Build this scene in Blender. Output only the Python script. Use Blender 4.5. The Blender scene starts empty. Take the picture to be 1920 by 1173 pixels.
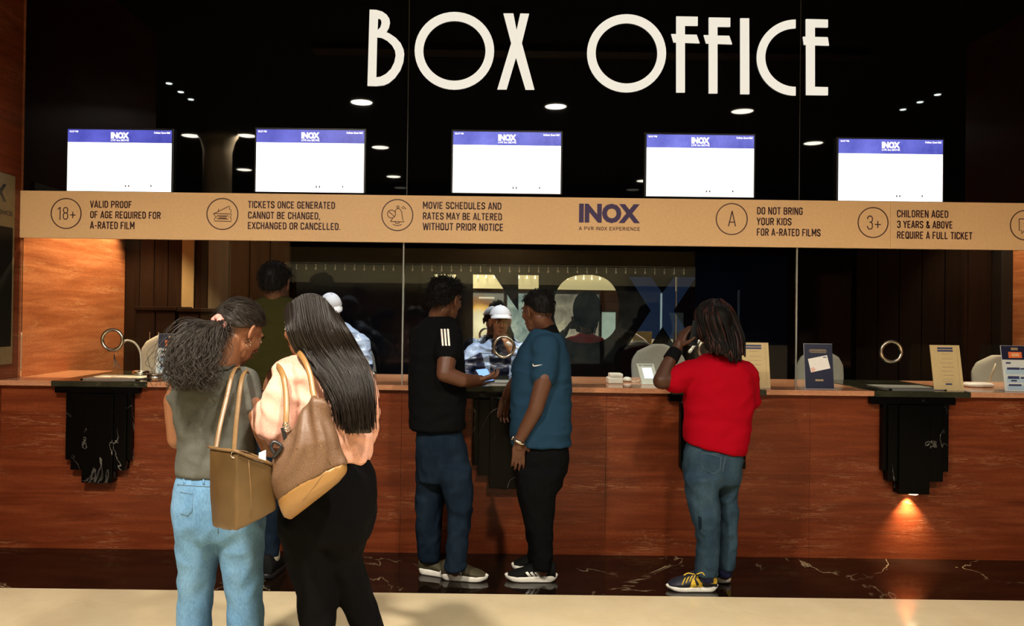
import bpy, bmesh, math, random
import numpy as np
from mathutils import Vector, Matrix, Euler, noise
from mathutils.bvhtree import BVHTree

scene = bpy.context.scene
COL = scene.collection
random.seed(7)
rng = np.random.default_rng(7)

# ------------------------------------------------------------------ camera
FPX = 1500.0                      # focal length in pixels of the 1920 wide frame
PITCH, ROLL = math.radians(0.5), 0.0126
PPX, PPY = 900.0, 573.0           # principal point
CAM = Vector((0, 0, 1.5))
CROT = (Matrix.Rotation(math.pi / 2 + PITCH, 3, 'X') @ Matrix.Rotation(ROLL, 3, 'Z'))
cd = bpy.data.cameras.new('camera')
cam = bpy.data.objects.new('camera', cd)
COL.objects.link(cam)
cd.sensor_width = 36
cd.lens = 36 * FPX / 1920
cd.shift_x = (960 - PPX) / 1920
cd.shift_y = (PPY - 586.5) / 1920
cd.clip_start = 0.05
cam.matrix_world = Matrix.Translation(CAM) @ CROT.to_4x4()
scene.camera = cam

# ------------------------------------------------------------------ exposure, world
scene.view_settings.view_transform = 'Standard'
scene.view_settings.look = 'None'
scene.view_settings.exposure = 0.0
scene.view_settings.gamma = 1.0
scene.view_settings.use_curve_mapping = False
w = bpy.data.worlds.new('world')
scene.world = w
w.use_nodes = True
w.node_tree.nodes['Background'].inputs[0].default_value = (1.0, 0.75, 0.5, 1)
w.node_tree.nodes['Background'].inputs[1].default_value = 0.004

# ------------------------------------------------------------------ key distances (m)
YC = 5.0      # front face of the counter
YG = 5.2      # ticket glass
YB = 6.75     # back wall of the booth
XR_ = 4.42     # right return wall
YF = -5.0     # opposite lobby wall
HC = 4.0      # lobby ceiling
ZT = 1.045    # counter top

def ray(px, py):
    return CROT @ Vector(((px - PPX) / FPX, -(py - PPY) / FPX, -1.0))

def W(px, py, Y):
    d = ray(px, py)
    t = (Y - CAM.y) / d.y
    return CAM + d * t

def G(px, py, z=0.0):            # point at height z
    d = ray(px, py)
    t = (z - CAM.z) / d.z
    return CAM + d * t

def Xof(px, Y, py=600):
    return W(px, py, Y).x

def Zof(py, Y, px=900):
    return W(px, py, Y).z

# ------------------------------------------------------------------ lights
def lamp(name, kind, loc, energy, color, target=None, size=0.1, spot=60, blend=0.5, sy=None):
    ld = bpy.data.lights.new(name, kind)
    ld.energy = energy
    ld.color = color
    if kind == 'AREA':
        ld.size = size
        if sy:
            ld.shape = 'RECTANGLE'
            ld.size_y = sy
    else:
        ld.shadow_soft_size = size
    if kind == 'SPOT':
        ld.spot_size = math.radians(spot)
        ld.spot_blend = blend
    o = bpy.data.objects.new(name, ld)
    COL.objects.link(o)
    o.location = loc
    if target is not None:
        o.rotation_euler = (Vector(target) - Vector(loc)).to_track_quat('-Z', 'Y').to_euler()
    return o

WARM = (1.0, 0.74, 0.46)
NEUT = (1.0, 0.89, 0.75)

def reflected_on_ceiling(px, py, H=HC):
    d = ray(px, py)
    t = (YG - CAM.y) / d.y
    p = CAM + d * t
    d2 = Vector((d.x, -d.y, d.z))
    return p + d2 * ((H - p.z) / d2.z)

# the downlights seen mirrored in the black glass: pixel where the mirror image shows
DOWN_PX = [(678, 190), (1042, 198), (1392, 207), (358, 253), (463, 253), (713, 275), (1525, 267),
           (458, 317), (738, 330), (1207, 338)]
DOWN = [reflected_on_ceiling(*p) for p in DOWN_PX]
DOWN_E = [275, 160, 112, 25, 28, 28, 16, 8, 8, 8]
for i, (p, e) in enumerate(zip(DOWN, DOWN_E)):
    l_ = lamp('downlight_beam', 'AREA', (p.x, p.y, HC - 0.014), e, NEUT, (p.x, p.y, 0), 0.24)
    l_.data.shape = 'DISK'; l_.data.spread = math.radians(152)
# row of downlights close to the counter, above the top of the picture
# booth lights above the clerks, wash on the left return wall
lamp('booth_light', 'SPOT', (-1.1, 5.75, 2.75), 110, (0.85, 0.92, 1.0), (-1.1, 6.0, 1.2), 0.05, 75, 0.8)
lamp('booth_light', 'SPOT', (0.12, 5.5, 2.7), 115, (0.85, 0.92, 1.0), (0.14, 5.95, 1.3), 0.05, 75, 0.8)
lamp('booth_light', 'SPOT', (1.35, 5.95, 2.75), 38, (1.0, 0.93, 0.82), (1.35, 6.0, 0), 0.05, 75, 0.8)
lamp('booth_light', 'SPOT', (2.75, 5.95, 2.75), 16, (1.0, 0.93, 0.82), (2.75, 6.0, 0), 0.05, 75, 0.8)
lamp('booth_light', 'SPOT', (3.85, 5.7, 2.75), 60, (1.0, 0.85, 0.65), (3.95, 6.0, 0), 0.05, 75, 0.8)
lamp('wall_wash_light', 'SPOT', (-2.5, 6.1, 2.85), 400, (1.0, 0.72, 0.42), (-2.85, 5.9, 1.2), 0.03, 84, 0.35)
lamp('wall_wash_light', 'SPOT', (XR_ - 0.5, 6.1, 2.85), 130, (1.0, 0.72, 0.42), (XR_ - 0.1, 6.2, 1.2), 0.03, 84, 0.5)
for x in (-0.75, 0.55, 1.75, 2.6, 3.5):
    lamp('counter_light', 'SPOT', (x, 5.55, 2.75), 90, (1.0, 0.78, 0.55), (x, 5.6, 0), 0.04, 60, 0.8)
lamp('opposite_wall_wash', 'AREA', (0.5, YF + 0.9, 3.3), 55, NEUT, (0.5, YF, 1.3), 0.3, sy=0.3)

# ------------------------------------------------------------------ materials
def new_mat(name):
    m = bpy.data.materials.new(name)
    m.use_nodes = True
    nt = m.node_tree
    return m, nt, nt.nodes['Principled BSDF']

def setp(b, base=None, rough=None, metal=None, spec=None, emis=None, estr=None, coat=None, sheen=None):
    if base is not None: b.inputs['Base Color'].default_value = (*base, 1)
    if rough is not None: b.inputs['Roughness'].default_value = rough
    if metal is not None: b.inputs['Metallic'].default_value = metal
    if spec is not None: b.inputs['Specular IOR Level'].default_value = spec
    if emis is not None: b.inputs['Emission Color'].default_value = (*emis, 1)
    if estr is not None: b.inputs['Emission Strength'].default_value = estr
    if coat is not None: b.inputs['Coat Weight'].default_value = coat
    if sheen is not None: b.inputs['Sheen Weight'].default_value = sheen

def tex_noise(nt, scale=(1, 1, 1), nscale=5, detail=6, rough=0.6, rot=(0, 0, 0), dist=0.0):
    tc = nt.nodes.new('ShaderNodeTexCoord')
    mp = nt.nodes.new('ShaderNodeMapping')
    mp.inputs['Scale'].default_value = scale
    mp.inputs['Rotation'].default_value = rot
    nz = nt.nodes.new('ShaderNodeTexNoise')
    nz.inputs['Scale'].default_value = nscale
    nz.inputs['Detail'].default_value = detail
    nz.inputs['Roughness'].default_value = rough
    nz.inputs['Distortion'].default_value = dist
    nt.links.new(tc.outputs['Object'], mp.inputs['Vector'])
    nt.links.new(mp.outputs['Vector'], nz.inputs['Vector'])
    return nz

def ramp(nt, src, stops):
    r = nt.nodes.new('ShaderNodeValToRGB')
    el = r.color_ramp.elements
    while len(el) > 1:
        el.remove(el[-1])
    el[0].position, el[0].color = stops[0][0], (*stops[0][1], 1)
    for p, c in stops[1:]:
        e = el.new(p)
        e.color = (*c, 1)
    nt.links.new(src, r.inputs['Fac'])
    return r

def mixc(nt, fac, a, b, mode='MIX'):
    m = nt.nodes.new('ShaderNodeMix')
    m.data_type = 'RGBA'
    m.blend_type = mode
    for sock, v in ((m.inputs['Factor'], fac), (m.inputs['A'], a), (m.inputs['B'], b)):
        pass
    def put(sock, v):
        if hasattr(v, 'is_output'):
            nt.links.new(v, sock)
        elif isinstance(v, (int, float)):
            sock.default_value = v
        else:
            sock.default_value = (*v, 1)
    put(m.inputs[0], fac); put(m.inputs[6], a); put(m.inputs[7], b)
    return m.outputs[2]

def bump(nt, b, src, strength=0.2, dist=0.01):
    bp = nt.nodes.new('ShaderNodeBump')
    bp.inputs['Strength'].default_value = strength
    bp.inputs['Distance'].default_value = dist
    nt.links.new(src, bp.inputs['Height'])
    nt.links.new(bp.outputs['Normal'], b.inputs['Normal'])

def plain(name, base, rough=0.6, metal=0.0, spec=0.5, emis=None, estr=0.0, var=0.12, nscale=40, bmp=0.0, coat=0.0, sheen=0.0, stretch=(1, 1, 1)):
    m, nt, b = new_mat(name)
    setp(b, base, rough, metal, spec, emis, estr, coat, sheen)
    if var > 0:
        nz = tex_noise(nt, stretch, nscale, 4)
        lo = tuple(c * (1 - var) for c in base)
        hi = tuple(min(1, c * (1 + var)) for c in base)
        r = ramp(nt, nz.outputs['Fac'], [(0.3, lo), (0.7, hi)])
        nt.links.new(r.outputs['Color'], b.inputs['Base Color'])
        if bmp:
            bump(nt, b, nz.outputs['Fac'], bmp, 0.004)
    return m

def travertine(name, dark, mid, light, vein, rough=0.3):
    m, nt, b = new_mat(name)
    n1 = tex_noise(nt, (0.7, 0.7, 9), 2.2, 8, 0.65, (0, 0.012, 0), 0.4)
    r1 = ramp(nt, n1.outputs['Fac'], [(0.28, dark), (0.5, mid), (0.72, light)])
    n2 = tex_noise(nt, (0.9, 0.9, 13), 3.1, 5, 0.6, (0, 0.03, 0), 0.9)
    r2 = ramp(nt, n2.outputs['Fac'], [(0.478, (0, 0, 0)), (0.5, (1, 1, 1)), (0.522, (0, 0, 0))])
    n3 = tex_noise(nt, (0.8, 0.8, 3), 2.0, 2)
    r3 = ramp(nt, n3.outputs['Fac'], [(0.475, (0, 0, 0)), (0.66, (0.5, 0.5, 0.5))])
    f = nt.nodes.new('ShaderNodeMath'); f.operation = 'MULTIPLY'
    nt.links.new(r2.outputs['Color'], f.inputs[0]); nt.links.new(r3.outputs['Color'], f.inputs[1])
    n4 = tex_noise(nt, (1, 1, 4), 45, 3)
    r4 = ramp(nt, n4.outputs['Fac'], [(0.3, (0.8, 0.8, 0.8)), (0.7, (1.1, 1.1, 1.1))])
    c0 = mixc(nt, 1.0, r1.outputs['Color'], r4.outputs['Color'], 'MULTIPLY')
    c = mixc(nt, f.outputs[0], c0, vein)
    nt.links.new(c, b.inputs['Base Color'])
    setp(b, rough=rough, spec=0.22)
    return m

def marble(name, base, vein, vscale=1.2, width=0.012, amount=0.8, rough=0.08, stretch=(1, 1, 1), cloud=None):
    m, nt, b = new_mat(name)
    n1 = tex_noise(nt, stretch, vscale, 5, 0.55, (0.3, 0.2, 0.6), 1.2)
    r1 = ramp(nt, n1.outputs['Fac'], [(0.5 - width, (0, 0, 0)), (0.5, (1, 1, 1)), (0.5 + width, (0, 0, 0))])
    n2 = tex_noise(nt, (1, 1, 1), 2.6, 3)
    r2 = ramp(nt, n2.outputs['Fac'], [(0.5, (0, 0, 0)), (0.66, (amount, amount, amount))])
    f = nt.nodes.new('ShaderNodeMath'); f.operation = 'MULTIPLY'
    nt.links.new(r1.outputs['Color'], f.inputs[0]); nt.links.new(r2.outputs['Color'], f.inputs[1])
    a = base
    if cloud:
        n3 = tex_noise(nt, (1, 1, 1), 3, 8, 0.7)
        a = ramp(nt, n3.outputs['Fac'], [(0.3, base), (0.7, cloud)]).outputs['Color']
    c = mixc(nt, f.outputs[0], a, vein)
    nt.links.new(c, b.inputs['Base Color'])
    setp(b, rough=rough, spec=0.3)
    return m

M = {}
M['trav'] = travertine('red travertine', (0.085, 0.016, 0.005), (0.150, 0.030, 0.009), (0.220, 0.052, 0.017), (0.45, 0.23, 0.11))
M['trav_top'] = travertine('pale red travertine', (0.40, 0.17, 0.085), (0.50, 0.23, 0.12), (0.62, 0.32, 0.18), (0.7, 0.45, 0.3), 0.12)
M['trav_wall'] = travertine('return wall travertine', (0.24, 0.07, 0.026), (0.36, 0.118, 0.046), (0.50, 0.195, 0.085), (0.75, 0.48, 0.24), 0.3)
M['blackmarble'] = marble('black marble', (0.0016, 0.0016, 0.0016), (0.4, 0.37, 0.32), 2.2, 0.008, 0.6, 0.2)
M['blackmarble'].node_tree.nodes['Principled BSDF'].inputs['Specular IOR Level'].default_value = 0.08
M['floormarble'] = marble('black floor marble', (0.003, 0.002, 0.0015), (0.42, 0.32, 0.19), 0.9, 0.006, 0.9, 0.07, (1, 1, 1), (0.009, 0.0045, 0.0025))
M['cream'] = marble('cream marble', (0.60, 0.49, 0.30), (0.54, 0.42, 0.24), 1.5, 0.03, 0.35, 0.12, (1, 1, 1), (0.70, 0.59, 0.38))
M['black_glass'] = plain('black glass', (0.0012, 0.0012, 0.0015), 0.015, 0, 0.5, var=0)
M['black_matte'] = plain('matt black', (0.004, 0.004, 0.004), 0.6, 0, 0.3, var=0.2)
M['black_gloss'] = plain('black gloss panel', (0.003, 0.003, 0.004), 0.08, 0, 0.3, var=0.2, nscale=3)
M['ceiling'] = plain('dark ceiling paint', (0.012, 0.011, 0.010), 0.8, 0, 0.2, var=0.1)
M['tan'] = plain('tan band print', (0.80, 0.51, 0.26), 0.45, 0, 0.35, var=0.04, nscale=60)
M['ink'] = plain('dark brown print', (0.075, 0.022, 0.018), 0.5, var=0.05)
M['ink_blue'] = plain('indigo print', (0.045, 0.02, 0.10), 0.5, var=0.05)
M['letter'] = plain('backlit letter face', (0.25, 0.22, 0.17), 0.5, emis=(1.0, 0.945, 0.82), estr=0.80, var=0)
M['steel'] = plain('brushed steel', (0.62, 0.56, 0.46), 0.22, 1.0, var=0.08, nscale=80)
M['chrome'] = plain('polished steel', (0.8, 0.78, 0.74), 0.08, 1.0, var=0)
M['joint'] = plain('glass edge', (0.32, 0.32, 0.28), 0.3, var=0.05)
M['skin'] = plain('warm brown skin', (0.085, 0.032, 0.015), 0.5, 0, 0.4, var=0.08, nscale=30)
M['skin_golden'] = plain('golden brown skin', (0.235, 0.098, 0.045), 0.5, 0, 0.4, var=0.08, nscale=30)  # lighter golden tone of the women and clerks
M['skin_dark'] = plain('deep brown skin', (0.050, 0.019, 0.009), 0.5, 0, 0.25, var=0.08, nscale=30)
M['lip'] = plain('lips', (0.22, 0.05, 0.035), 0.4, var=0.05)
M['hair'] = plain('black hair', (0.003, 0.0024, 0.002), 0.6, 0, 0.12, var=0.3, nscale=60)
M['hair_w1'] = plain('frizzy dark brown hair', (0.022, 0.016, 0.011), 0.5, 0, 0.35, var=0.4, nscale=60)
M['hair_w2'] = plain('smooth dark brown hair', (0.012, 0.008, 0.0055), 0.36, 0, 0.45, var=0.35, nscale=40)
M['hair_red'] = plain('dark hair with red streaks', (0.022, 0.005, 0.003), 0.5, 0, 0.2, var=0.6, nscale=25)
M['eye_white'] = plain('eye white', (0.38, 0.35, 0.31), 0.2, var=0)
M['iris'] = plain('dark iris', (0.02, 0.01, 0.006), 0.15, var=0)
M['white_rubber'] = plain('white sole rubber', (0.72, 0.70, 0.62), 0.5, var=0.06)
M['white'] = plain('white plastic', (0.8, 0.78, 0.74), 0.35, var=0.03)
M['black_cloth'] = plain('black cloth', (0.0020, 0.0020, 0.0024), 0.9, 0, 0.08, var=0.25, nscale=120, bmp=0.2)
M['navy_card'] = plain('navy card', (0.008, 0.010, 0.035), 0.35, var=0.05)
M['cream_card'] = plain('cream card', (0.56, 0.42, 0.20), 0.5, var=0.04)
M['tray_steel'] = plain('satin steel tray', (0.62, 0.62, 0.58), 0.42, 1.0, var=0.05)
M['chairgrey'] = plain('grey chair cloth', (0.36, 0.35, 0.31), 0.9, 0, 0.2, var=0.12, nscale=150, bmp=0.2)
M['dark_plastic'] = plain('dark plastic', (0.012, 0.012, 0.012), 0.35, var=0.1)
M['wood'] = travertine('dark wood veneer', (0.035, 0.013, 0.005), (0.06, 0.022, 0.008), (0.085, 0.034, 0.013), (0.08, 0.03, 0.012), 0.3)
# ------------------------------------------------------------------ objects
def root_loc(o):
    while o is not None and o.parent is not None:
        o = o.parent
    return Vector(o.location) if o is not None else Vector((0, 0, 0))

def tag(o, label=None, cat=None, group=None, kind=None):
    if label: o['label'] = label
    if cat: o['category'] = cat
    if group: o['group'] = group
    if kind: o['kind'] = kind
    return o

def empty(name, loc, label=None, cat=None, group=None, kind=None):
    o = bpy.data.objects.new(name, None)
    o.empty_display_size = 0.1
    o.location = loc
    COL.objects.link(o)
    return tag(o, label, cat, group, kind)

def link_mesh(name, me, mat, parent=None, smooth=False, label=None, cat=None, group=None, kind=None):
    if parent is not None:
        L = root_loc(parent)
        me.transform(Matrix.Translation(-L))
    o = bpy.data.objects.new(name, me)
    COL.objects.link(o)
    if parent is not None:
        o.parent = parent
    mats = mat if isinstance(mat, (list, tuple)) else [mat]
    me.materials.clear()
    for m_ in mats:
        me.materials.append(m_)
    if smooth:
        me.polygons.foreach_set('use_smooth', [True] * len(me.polygons))
    return tag(o, label, cat, group, kind)

class MB:
    """collects simple shapes into one mesh"""
    def __init__(s):
        s.v, s.f = [], []
    def add(s, vs, fs):
        n = len(s.v)
        s.v.extend([tuple(p) for p in vs])
        s.f.extend([tuple(i + n for i in f) for f in fs])
        return s
    def box(s, x0, x1, y0, y1, z0, z1, bev=0.0):
        if bev > 0:
            bm = bmesh.new()
            bmesh.ops.create_cube(bm, size=1)
            for v in bm.verts:
                v.co = Vector(((x0 + x1) / 2 + v.co.x * (x1 - x0), (y0 + y1) / 2 + v.co.y * (y1 - y0), (z0 + z1) / 2 + v.co.z * (z1 - z0)))
            bmesh.ops.bevel(bm, geom=bm.edges[:], offset=bev, segments=2, affect='EDGES', profile=0.6)
            bm.verts.index_update()
            s.add([v.co[:] for v in bm.verts], [[v.index for v in f.verts] for f in bm.faces])
            bm.free()
            return s
        vs = [(x, y, z) for z in (z0, z1) for y in (y0, y1) for x in (x0, x1)]
        return s.add(vs, [(0, 2, 3, 1), (4, 5, 7, 6), (0, 1, 5, 4), (2, 6, 7, 3), (0, 4, 6, 2), (1, 3, 7, 5)])
    def obox(s, c, ax, ay, az):
        c, ax, ay, az = map(Vector, (c, ax, ay, az))
        vs = [c + ax * i + ay * j + az * k for k in (-1, 1) for j in (-1, 1) for i in (-1, 1)]
        return s.add(vs, [(0, 2, 3, 1), (4, 5, 7, 6), (0, 1, 5, 4), (2, 6, 7, 3), (0, 4, 6, 2), (1, 3, 7, 5)])
    def tube(s, pts, r, n=8, closed=False, flat=None):
        """round tube along pts; r number or list; flat=(normal, thickness) makes a ribbon of half width r"""
        pts = [Vector(p) for p in pts]
        k = len(pts)
        rs = r if isinstance(r, (list, tuple, np.ndarray)) else [r] * k
        vs, fs = [], []
        up = None
        for i, p in enumerate(pts):
            a = pts[i - 1] if (i or closed) else p
            b = pts[(i + 1) % k] if (i < k - 1 or closed) else p
            t = (b - a).normalized()
            if up is None:
                ref = Vector((0, 0, 1)) if abs(t.z) < 0.9 else Vector((1, 0, 0))
                up = (ref - t * ref.dot(t)).normalized()
            else:
                up = (up - t * up.dot(t)).normalized()
            if flat:
                nrm = Vector(flat[0]); nrm = (nrm - t * nrm.dot(t)).normalized()
                side = t.cross(nrm)
                for j in range(n):
                    an = 2 * math.pi * j / n
                    vs.append(p + side * (math.cos(an) * rs[i]) + nrm * (math.sin(an) * flat[1]))
            else:
                side = t.cross(up)
                for j in range(n):
                    an = 2 * math.pi * j / n
                    vs.append(p + side * (math.cos(an) * rs[i]) + up * (math.sin(an) * rs[i]))
        m = k if closed else k - 1
        for i in range(m):
            for j in range(n):
                a0 = i * n + j; a1 = i * n + (j + 1) % n
                b0 = ((i + 1) % k) * n + j; b1 = ((i + 1) % k) * n + (j + 1) % n
                fs.append((a0, a1, b1, b0))
        if not closed:
            fs.append(tuple(range(n - 1, -1, -1)))
            fs.append(tuple((k - 1) * n + j for j in range(n)))
        return s.add(vs, fs)
    def cyl(s, c, r, h, n=24, r2=None):
        c = Vector(c)
        return s.tube([c, c + Vector((0, 0, h))], [r, r if r2 is None else r2], n)
    def prism(s, poly, y0, y1):
        """poly of (x, z), extruded from y0 (front) to y1"""
        k = len(poly)
        vs = [(x, y0, z) for x, z in poly] + [(x, y1, z) for x, z in poly]
        fs = [tuple(range(k)), tuple(range(2 * k - 1, k - 1, -1))]
        fs += [(i, (i + 1) % k + 0, (i + 1) % k + k, i + k) for i in range(k)]
        fs = [f if i < 2 else f[::-1] for i, f in enumerate(fs)]
        return s.add(vs, fs)
    def mesh(s, name='m'):
        me = bpy.data.meshes.new(name)
        me.from_pydata(s.v, [], s.f)
        me.update()
        bm = bmesh.new(); bm.from_mesh(me)
        bmesh.ops.recalc_face_normals(bm, faces=bm.faces)
        bm.to_mesh(me); bm.free()
        return me
    def build(s, name, mat, parent=None, smooth=False, **k):
        return link_mesh(name, s.mesh(name), mat, parent, smooth, **k)

def box(name, x0, x1, y0, y1, z0, z1, mat, parent=None, bev=0.0, **k):
    return MB().box(x0, x1, y0, y1, z0, z1, bev).build(name, mat, parent, **k)

# flat shapes with holes from pixel outlines, standing on the plane y = Y
def curve_mesh(splines, depth):
    cu = bpy.data.curves.new('c', 'CURVE')
    cu.dimensions = '2D'
    cu.fill_mode = 'BOTH'
    cu.extrude = depth / 2
    for pts in splines:
        sp = cu.splines.new('POLY')
        sp.points.add(len(pts) - 1)
        for q, p in zip(sp.points, pts):
            q.co = (p[0], p[1], 0, 1)
        sp.use_cyclic_u = True
    o = bpy.data.objects.new('c', cu)
    me = bpy.data.meshes.new_from_object(o)
    bpy.data.objects.remove(o); bpy.data.curves.remove(cu)
    return me

STAND = Matrix.Rotation(math.pi / 2, 4, 'X')     # local xy -> world xz

def flat_px(name, splines_px, Y, depth, mat, parent=None, **k):
    sp = []
    for pts in splines_px:
        sp.append([(W(x, y, Y).x, W(x, y, Y).z) for x, y in pts])
    me = curve_mesh(sp, depth)
    me.transform(Matrix.Translation((0, Y, 0)) @ STAND)
    return link_mesh(name, me, mat, parent, **k)

def arc(cx, cy, rx, ry, a0, a1, n=24):
    return [(cx + rx * math.cos(math.radians(a0 + (a1 - a0) * i / n)), cy - ry * math.sin(math.radians(a0 + (a1 - a0) * i / n))) for i in range(n + 1)]

def ring_px(cx, cy, ro, ri, n=36):
    return [arc(cx, cy, ro, ro, 0, 360, n)[:-1], arc(cx, cy, ri, ri, 0, 360, n)[:-1]]

def text_mesh(s, bold=0.0, depth=0.0):
    cu = bpy.data.curves.new('t', 'FONT')
    cu.body = s
    cu.offset = bold
    cu.extrude = depth
    cu.resolution_u = 3
    o = bpy.data.objects.new('t', cu)
    me = bpy.data.meshes.new_from_object(o)
    bpy.data.objects.remove(o); bpy.data.curves.remove(cu)
    return me

def text_px(name, s, x0, x1, ytop, ybase, Y, mat, parent, bold=0.02, depth=0.004, **k):
    """text whose capitals run from ytop to ybase and whose width runs x0..x1, in picture pixels, on plane Y"""
    me = text_mesh(s, bold)
    vs = np.array([v.co[:] for v in me.vertices])
    a, b = vs[:, 0].min(), vs[:, 0].max()
    cap = 0.70
    pa, pb = W(x0, ybase, Y), W(x1, ybase + (x1 - x0) * 0.0126, Y)
    h = (ybase - ytop) * Y / FPX
    sx = (pb.x - pa.x) / (b - a)
    sy = h / cap
    tilt = -0.0012
    for v in me.vertices:
        x = (v.co.x - a) * sx
        v.co = (pa.x + x, Y, pa.z + v.co.y * sy)
    return link_mesh(name, me, mat, parent, **k)

# ------------------------------------------------------------------ organic volumes
class Vol:
    """closed primitives that a voxel remesh later fuses into one continuous surface"""
    def __init__(s):
        s.v, s.f = [], []
    def _rings(s, rings):
        n0 = sum(len(a) for a in s.v)
        k, n = len(rings), len(rings[0])
        s.v.append(np.concatenate(rings))
        fs = []
        for i in range(k - 1):
            for j in range(n):
                fs.append((n0 + i * n + j, n0 + i * n + (j + 1) % n, n0 + (i + 1) * n + (j + 1) % n, n0 + (i + 1) * n + j))
        fs.append(tuple(n0 + j for j in range(n - 1, -1, -1)))
        fs.append(tuple(n0 + (k - 1) * n + j for j in range(n)))
        s.f.extend(fs)
    def cap(s, a, b, ra, rb, n=14):
        a, b = np.array(a, float), np.array(b, float)
        t = b - a; L = np.linalg.norm(t)
        t = t / L if L > 1e-6 else np.array([0, 0, 1.0])
        u = np.cross(t, [0, 0, 1.0] if abs(t[2]) < 0.9 else [1.0, 0, 0]); u /= np.linalg.norm(u)
        v = np.cross(t, u)
        an = np.linspace(0, 2 * np.pi, n, endpoint=False)
        circ = np.outer(np.cos(an), u) + np.outer(np.sin(an), v)
        rings = []
        for q in (-80, -50, -22):
            q = math.radians(q); rings.append(a + t * ra * math.sin(q) + circ * ra * math.cos(q))
        rings.append(a + circ * ra)
        rings.append(b + circ * rb)
        for q in (22, 50, 80):
            q = math.radians(q); rings.append(b + t * rb * math.sin(q) + circ * rb * math.cos(q))
        s._rings(rings)
        return s
    def chain(s, pts, rs):
        for i in range(len(pts) - 1):
            s.cap(pts[i], pts[i + 1], rs[i], rs[i + 1])
        return s
    def ell(s, c, r, R=None, n=18, m=12):
        R = np.eye(3) if R is None else np.array(R)
        an = np.linspace(0, 2 * np.pi, n, endpoint=False)
        rings = []
        for q in np.linspace(-86, 86, m):
            q = math.radians(q)
            p = np.stack([np.cos(an) * math.cos(q) * r[0], np.sin(an) * math.cos(q) * r[1], np.full(n, math.sin(q) * r[2])], 1)
            rings.append(np.array(c) + p @ R.T)
        s._rings(rings)
        return s
    def loft(s, rings, n=32, e=2.3, yaw=0.0):
        """rings: (centre, half width a, half depth b)"""
        an = np.linspace(0, 2 * np.pi, n, endpoint=False)
        cx = np.sign(np.cos(an)) * np.abs(np.cos(an)) ** (2 / e)
        cy = np.sign(np.sin(an)) * np.abs(np.sin(an)) ** (2 / e)
        out = []
        for c, a, b, *tl in rings:
            slope = tl[0] if tl else 0.0
            p = np.stack([cx * a, cy * b, cx * a * slope], 1)
            out.append(np.array(c) + p)
        if out[0][:, 2].mean() < out[-1][:, 2].mean():
            pass
        s._rings(out)
        return s
    def mesh(s, voxel, smooth=3, fac=0.5):
        me = bpy.data.meshes.new('vol')
        me.from_pydata(np.concatenate(s.v).tolist(), [], s.f)
        bm = bmesh.new(); bm.from_mesh(me)
        bmesh.ops.recalc_face_normals(bm, faces=bm.faces)
        bm.to_mesh(me); bm.free()
        o = bpy.data.objects.new('vol', me)
        COL.objects.link(o)
        md = o.modifiers.new('r', 'REMESH'); md.mode = 'VOXEL'; md.voxel_size = voxel; md.adaptivity = 0
        if smooth:
            ms = o.modifiers.new('s', 'SMOOTH'); ms.factor = fac; ms.iterations = smooth
        dg = bpy.context.evaluated_depsgraph_get()
        out = bpy.data.meshes.new_from_object(o.evaluated_get(dg), depsgraph=dg)
        bpy.data.objects.remove(o); bpy.data.meshes.remove(me)
        return out

def fold(me, amp, scale, stretch=(1, 1, 1), ridged=True, mask=None, seed=0.0):
    n = len(me.vertices)
    co = np.empty(n * 3); me.vertices.foreach_get('co', co); co = co.reshape(-1, 3)
    nr = np.empty(n * 3); me.vertex_normals.foreach_get('vector', nr); nr = nr.reshape(-1, 3)
    sx, sy, sz = (scale * q for q in stretch)
    d = np.empty(n)
    nz = noise.noise
    for i in range(n):
        p = Vector((co[i, 0] * sx + seed, co[i, 1] * sy, co[i, 2] * sz))
        q = nz(p) + 0.4 * nz(p * 2.1)
        d[i] = (1 - abs(q) * 2.4) if ridged else q
    if mask is not None:
        d = d * mask(co)
    co = co + nr * (d * amp)[:, None]
    me.vertices.foreach_set('co', co.ravel())
    me.update()
    return me

def paint(o, fn):
    """material index per face from the face centre in world space"""
    me = o.data
    n = len(me.polygons)
    c = np.empty(n * 3); me.polygons.foreach_get('center', c); c = c.reshape(-1, 3) + np.array(root_loc(o) if o.parent else (0, 0, 0))
    me.polygons.foreach_set('material_index', fn(c).astype(np.int32))
    me.update()

def bvh_of(o):
    off = root_loc(o) if o.parent else Vector((0, 0, 0))
    vs = [v.co + off for v in o.data.vertices]
    return BVHTree.FromPolygons(vs, [p.vertices[:] for p in o.data.polygons])

def decal(name, me2d, target, mat, parent, lift=0.003):
    """me2d: mesh whose vertices hold (pixel x, pixel y, 0); laid on the surface of target along the line of sight"""
    b = bvh_of(target)
    bm = bmesh.new(); bm.from_mesh(me2d)
    bmesh.ops.triangulate(bm, faces=bm.faces)
    bmesh.ops.subdivide_edges(bm, edges=[e for e in bm.edges if e.calc_length() > 6], cuts=2, use_grid_fill=True)
    ok = 0
    last = None
    for v in bm.verts:
        d = ray(v.co.x, v.co.y).normalized()
        loc, nrm, idx, dist = b.ray_cast(CAM, d)
        if loc is None:
            loc, nrm, idx, dist = b.find_nearest(CAM + d * (last or 4.4))
        last = dist if dist and dist > 1 else (loc - CAM).length
        v.co = loc - d * lift
    bmesh.ops.recalc_face_normals(bm, faces=bm.faces)
    me = bpy.data.meshes.new(name)
    bm.to_mesh(me); bm.free()
    # give it thickness
    return link_mesh(name, me, mat, parent)

def poly_px(pts):
    me = curve_mesh([pts], 0.0)
    return me

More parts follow.
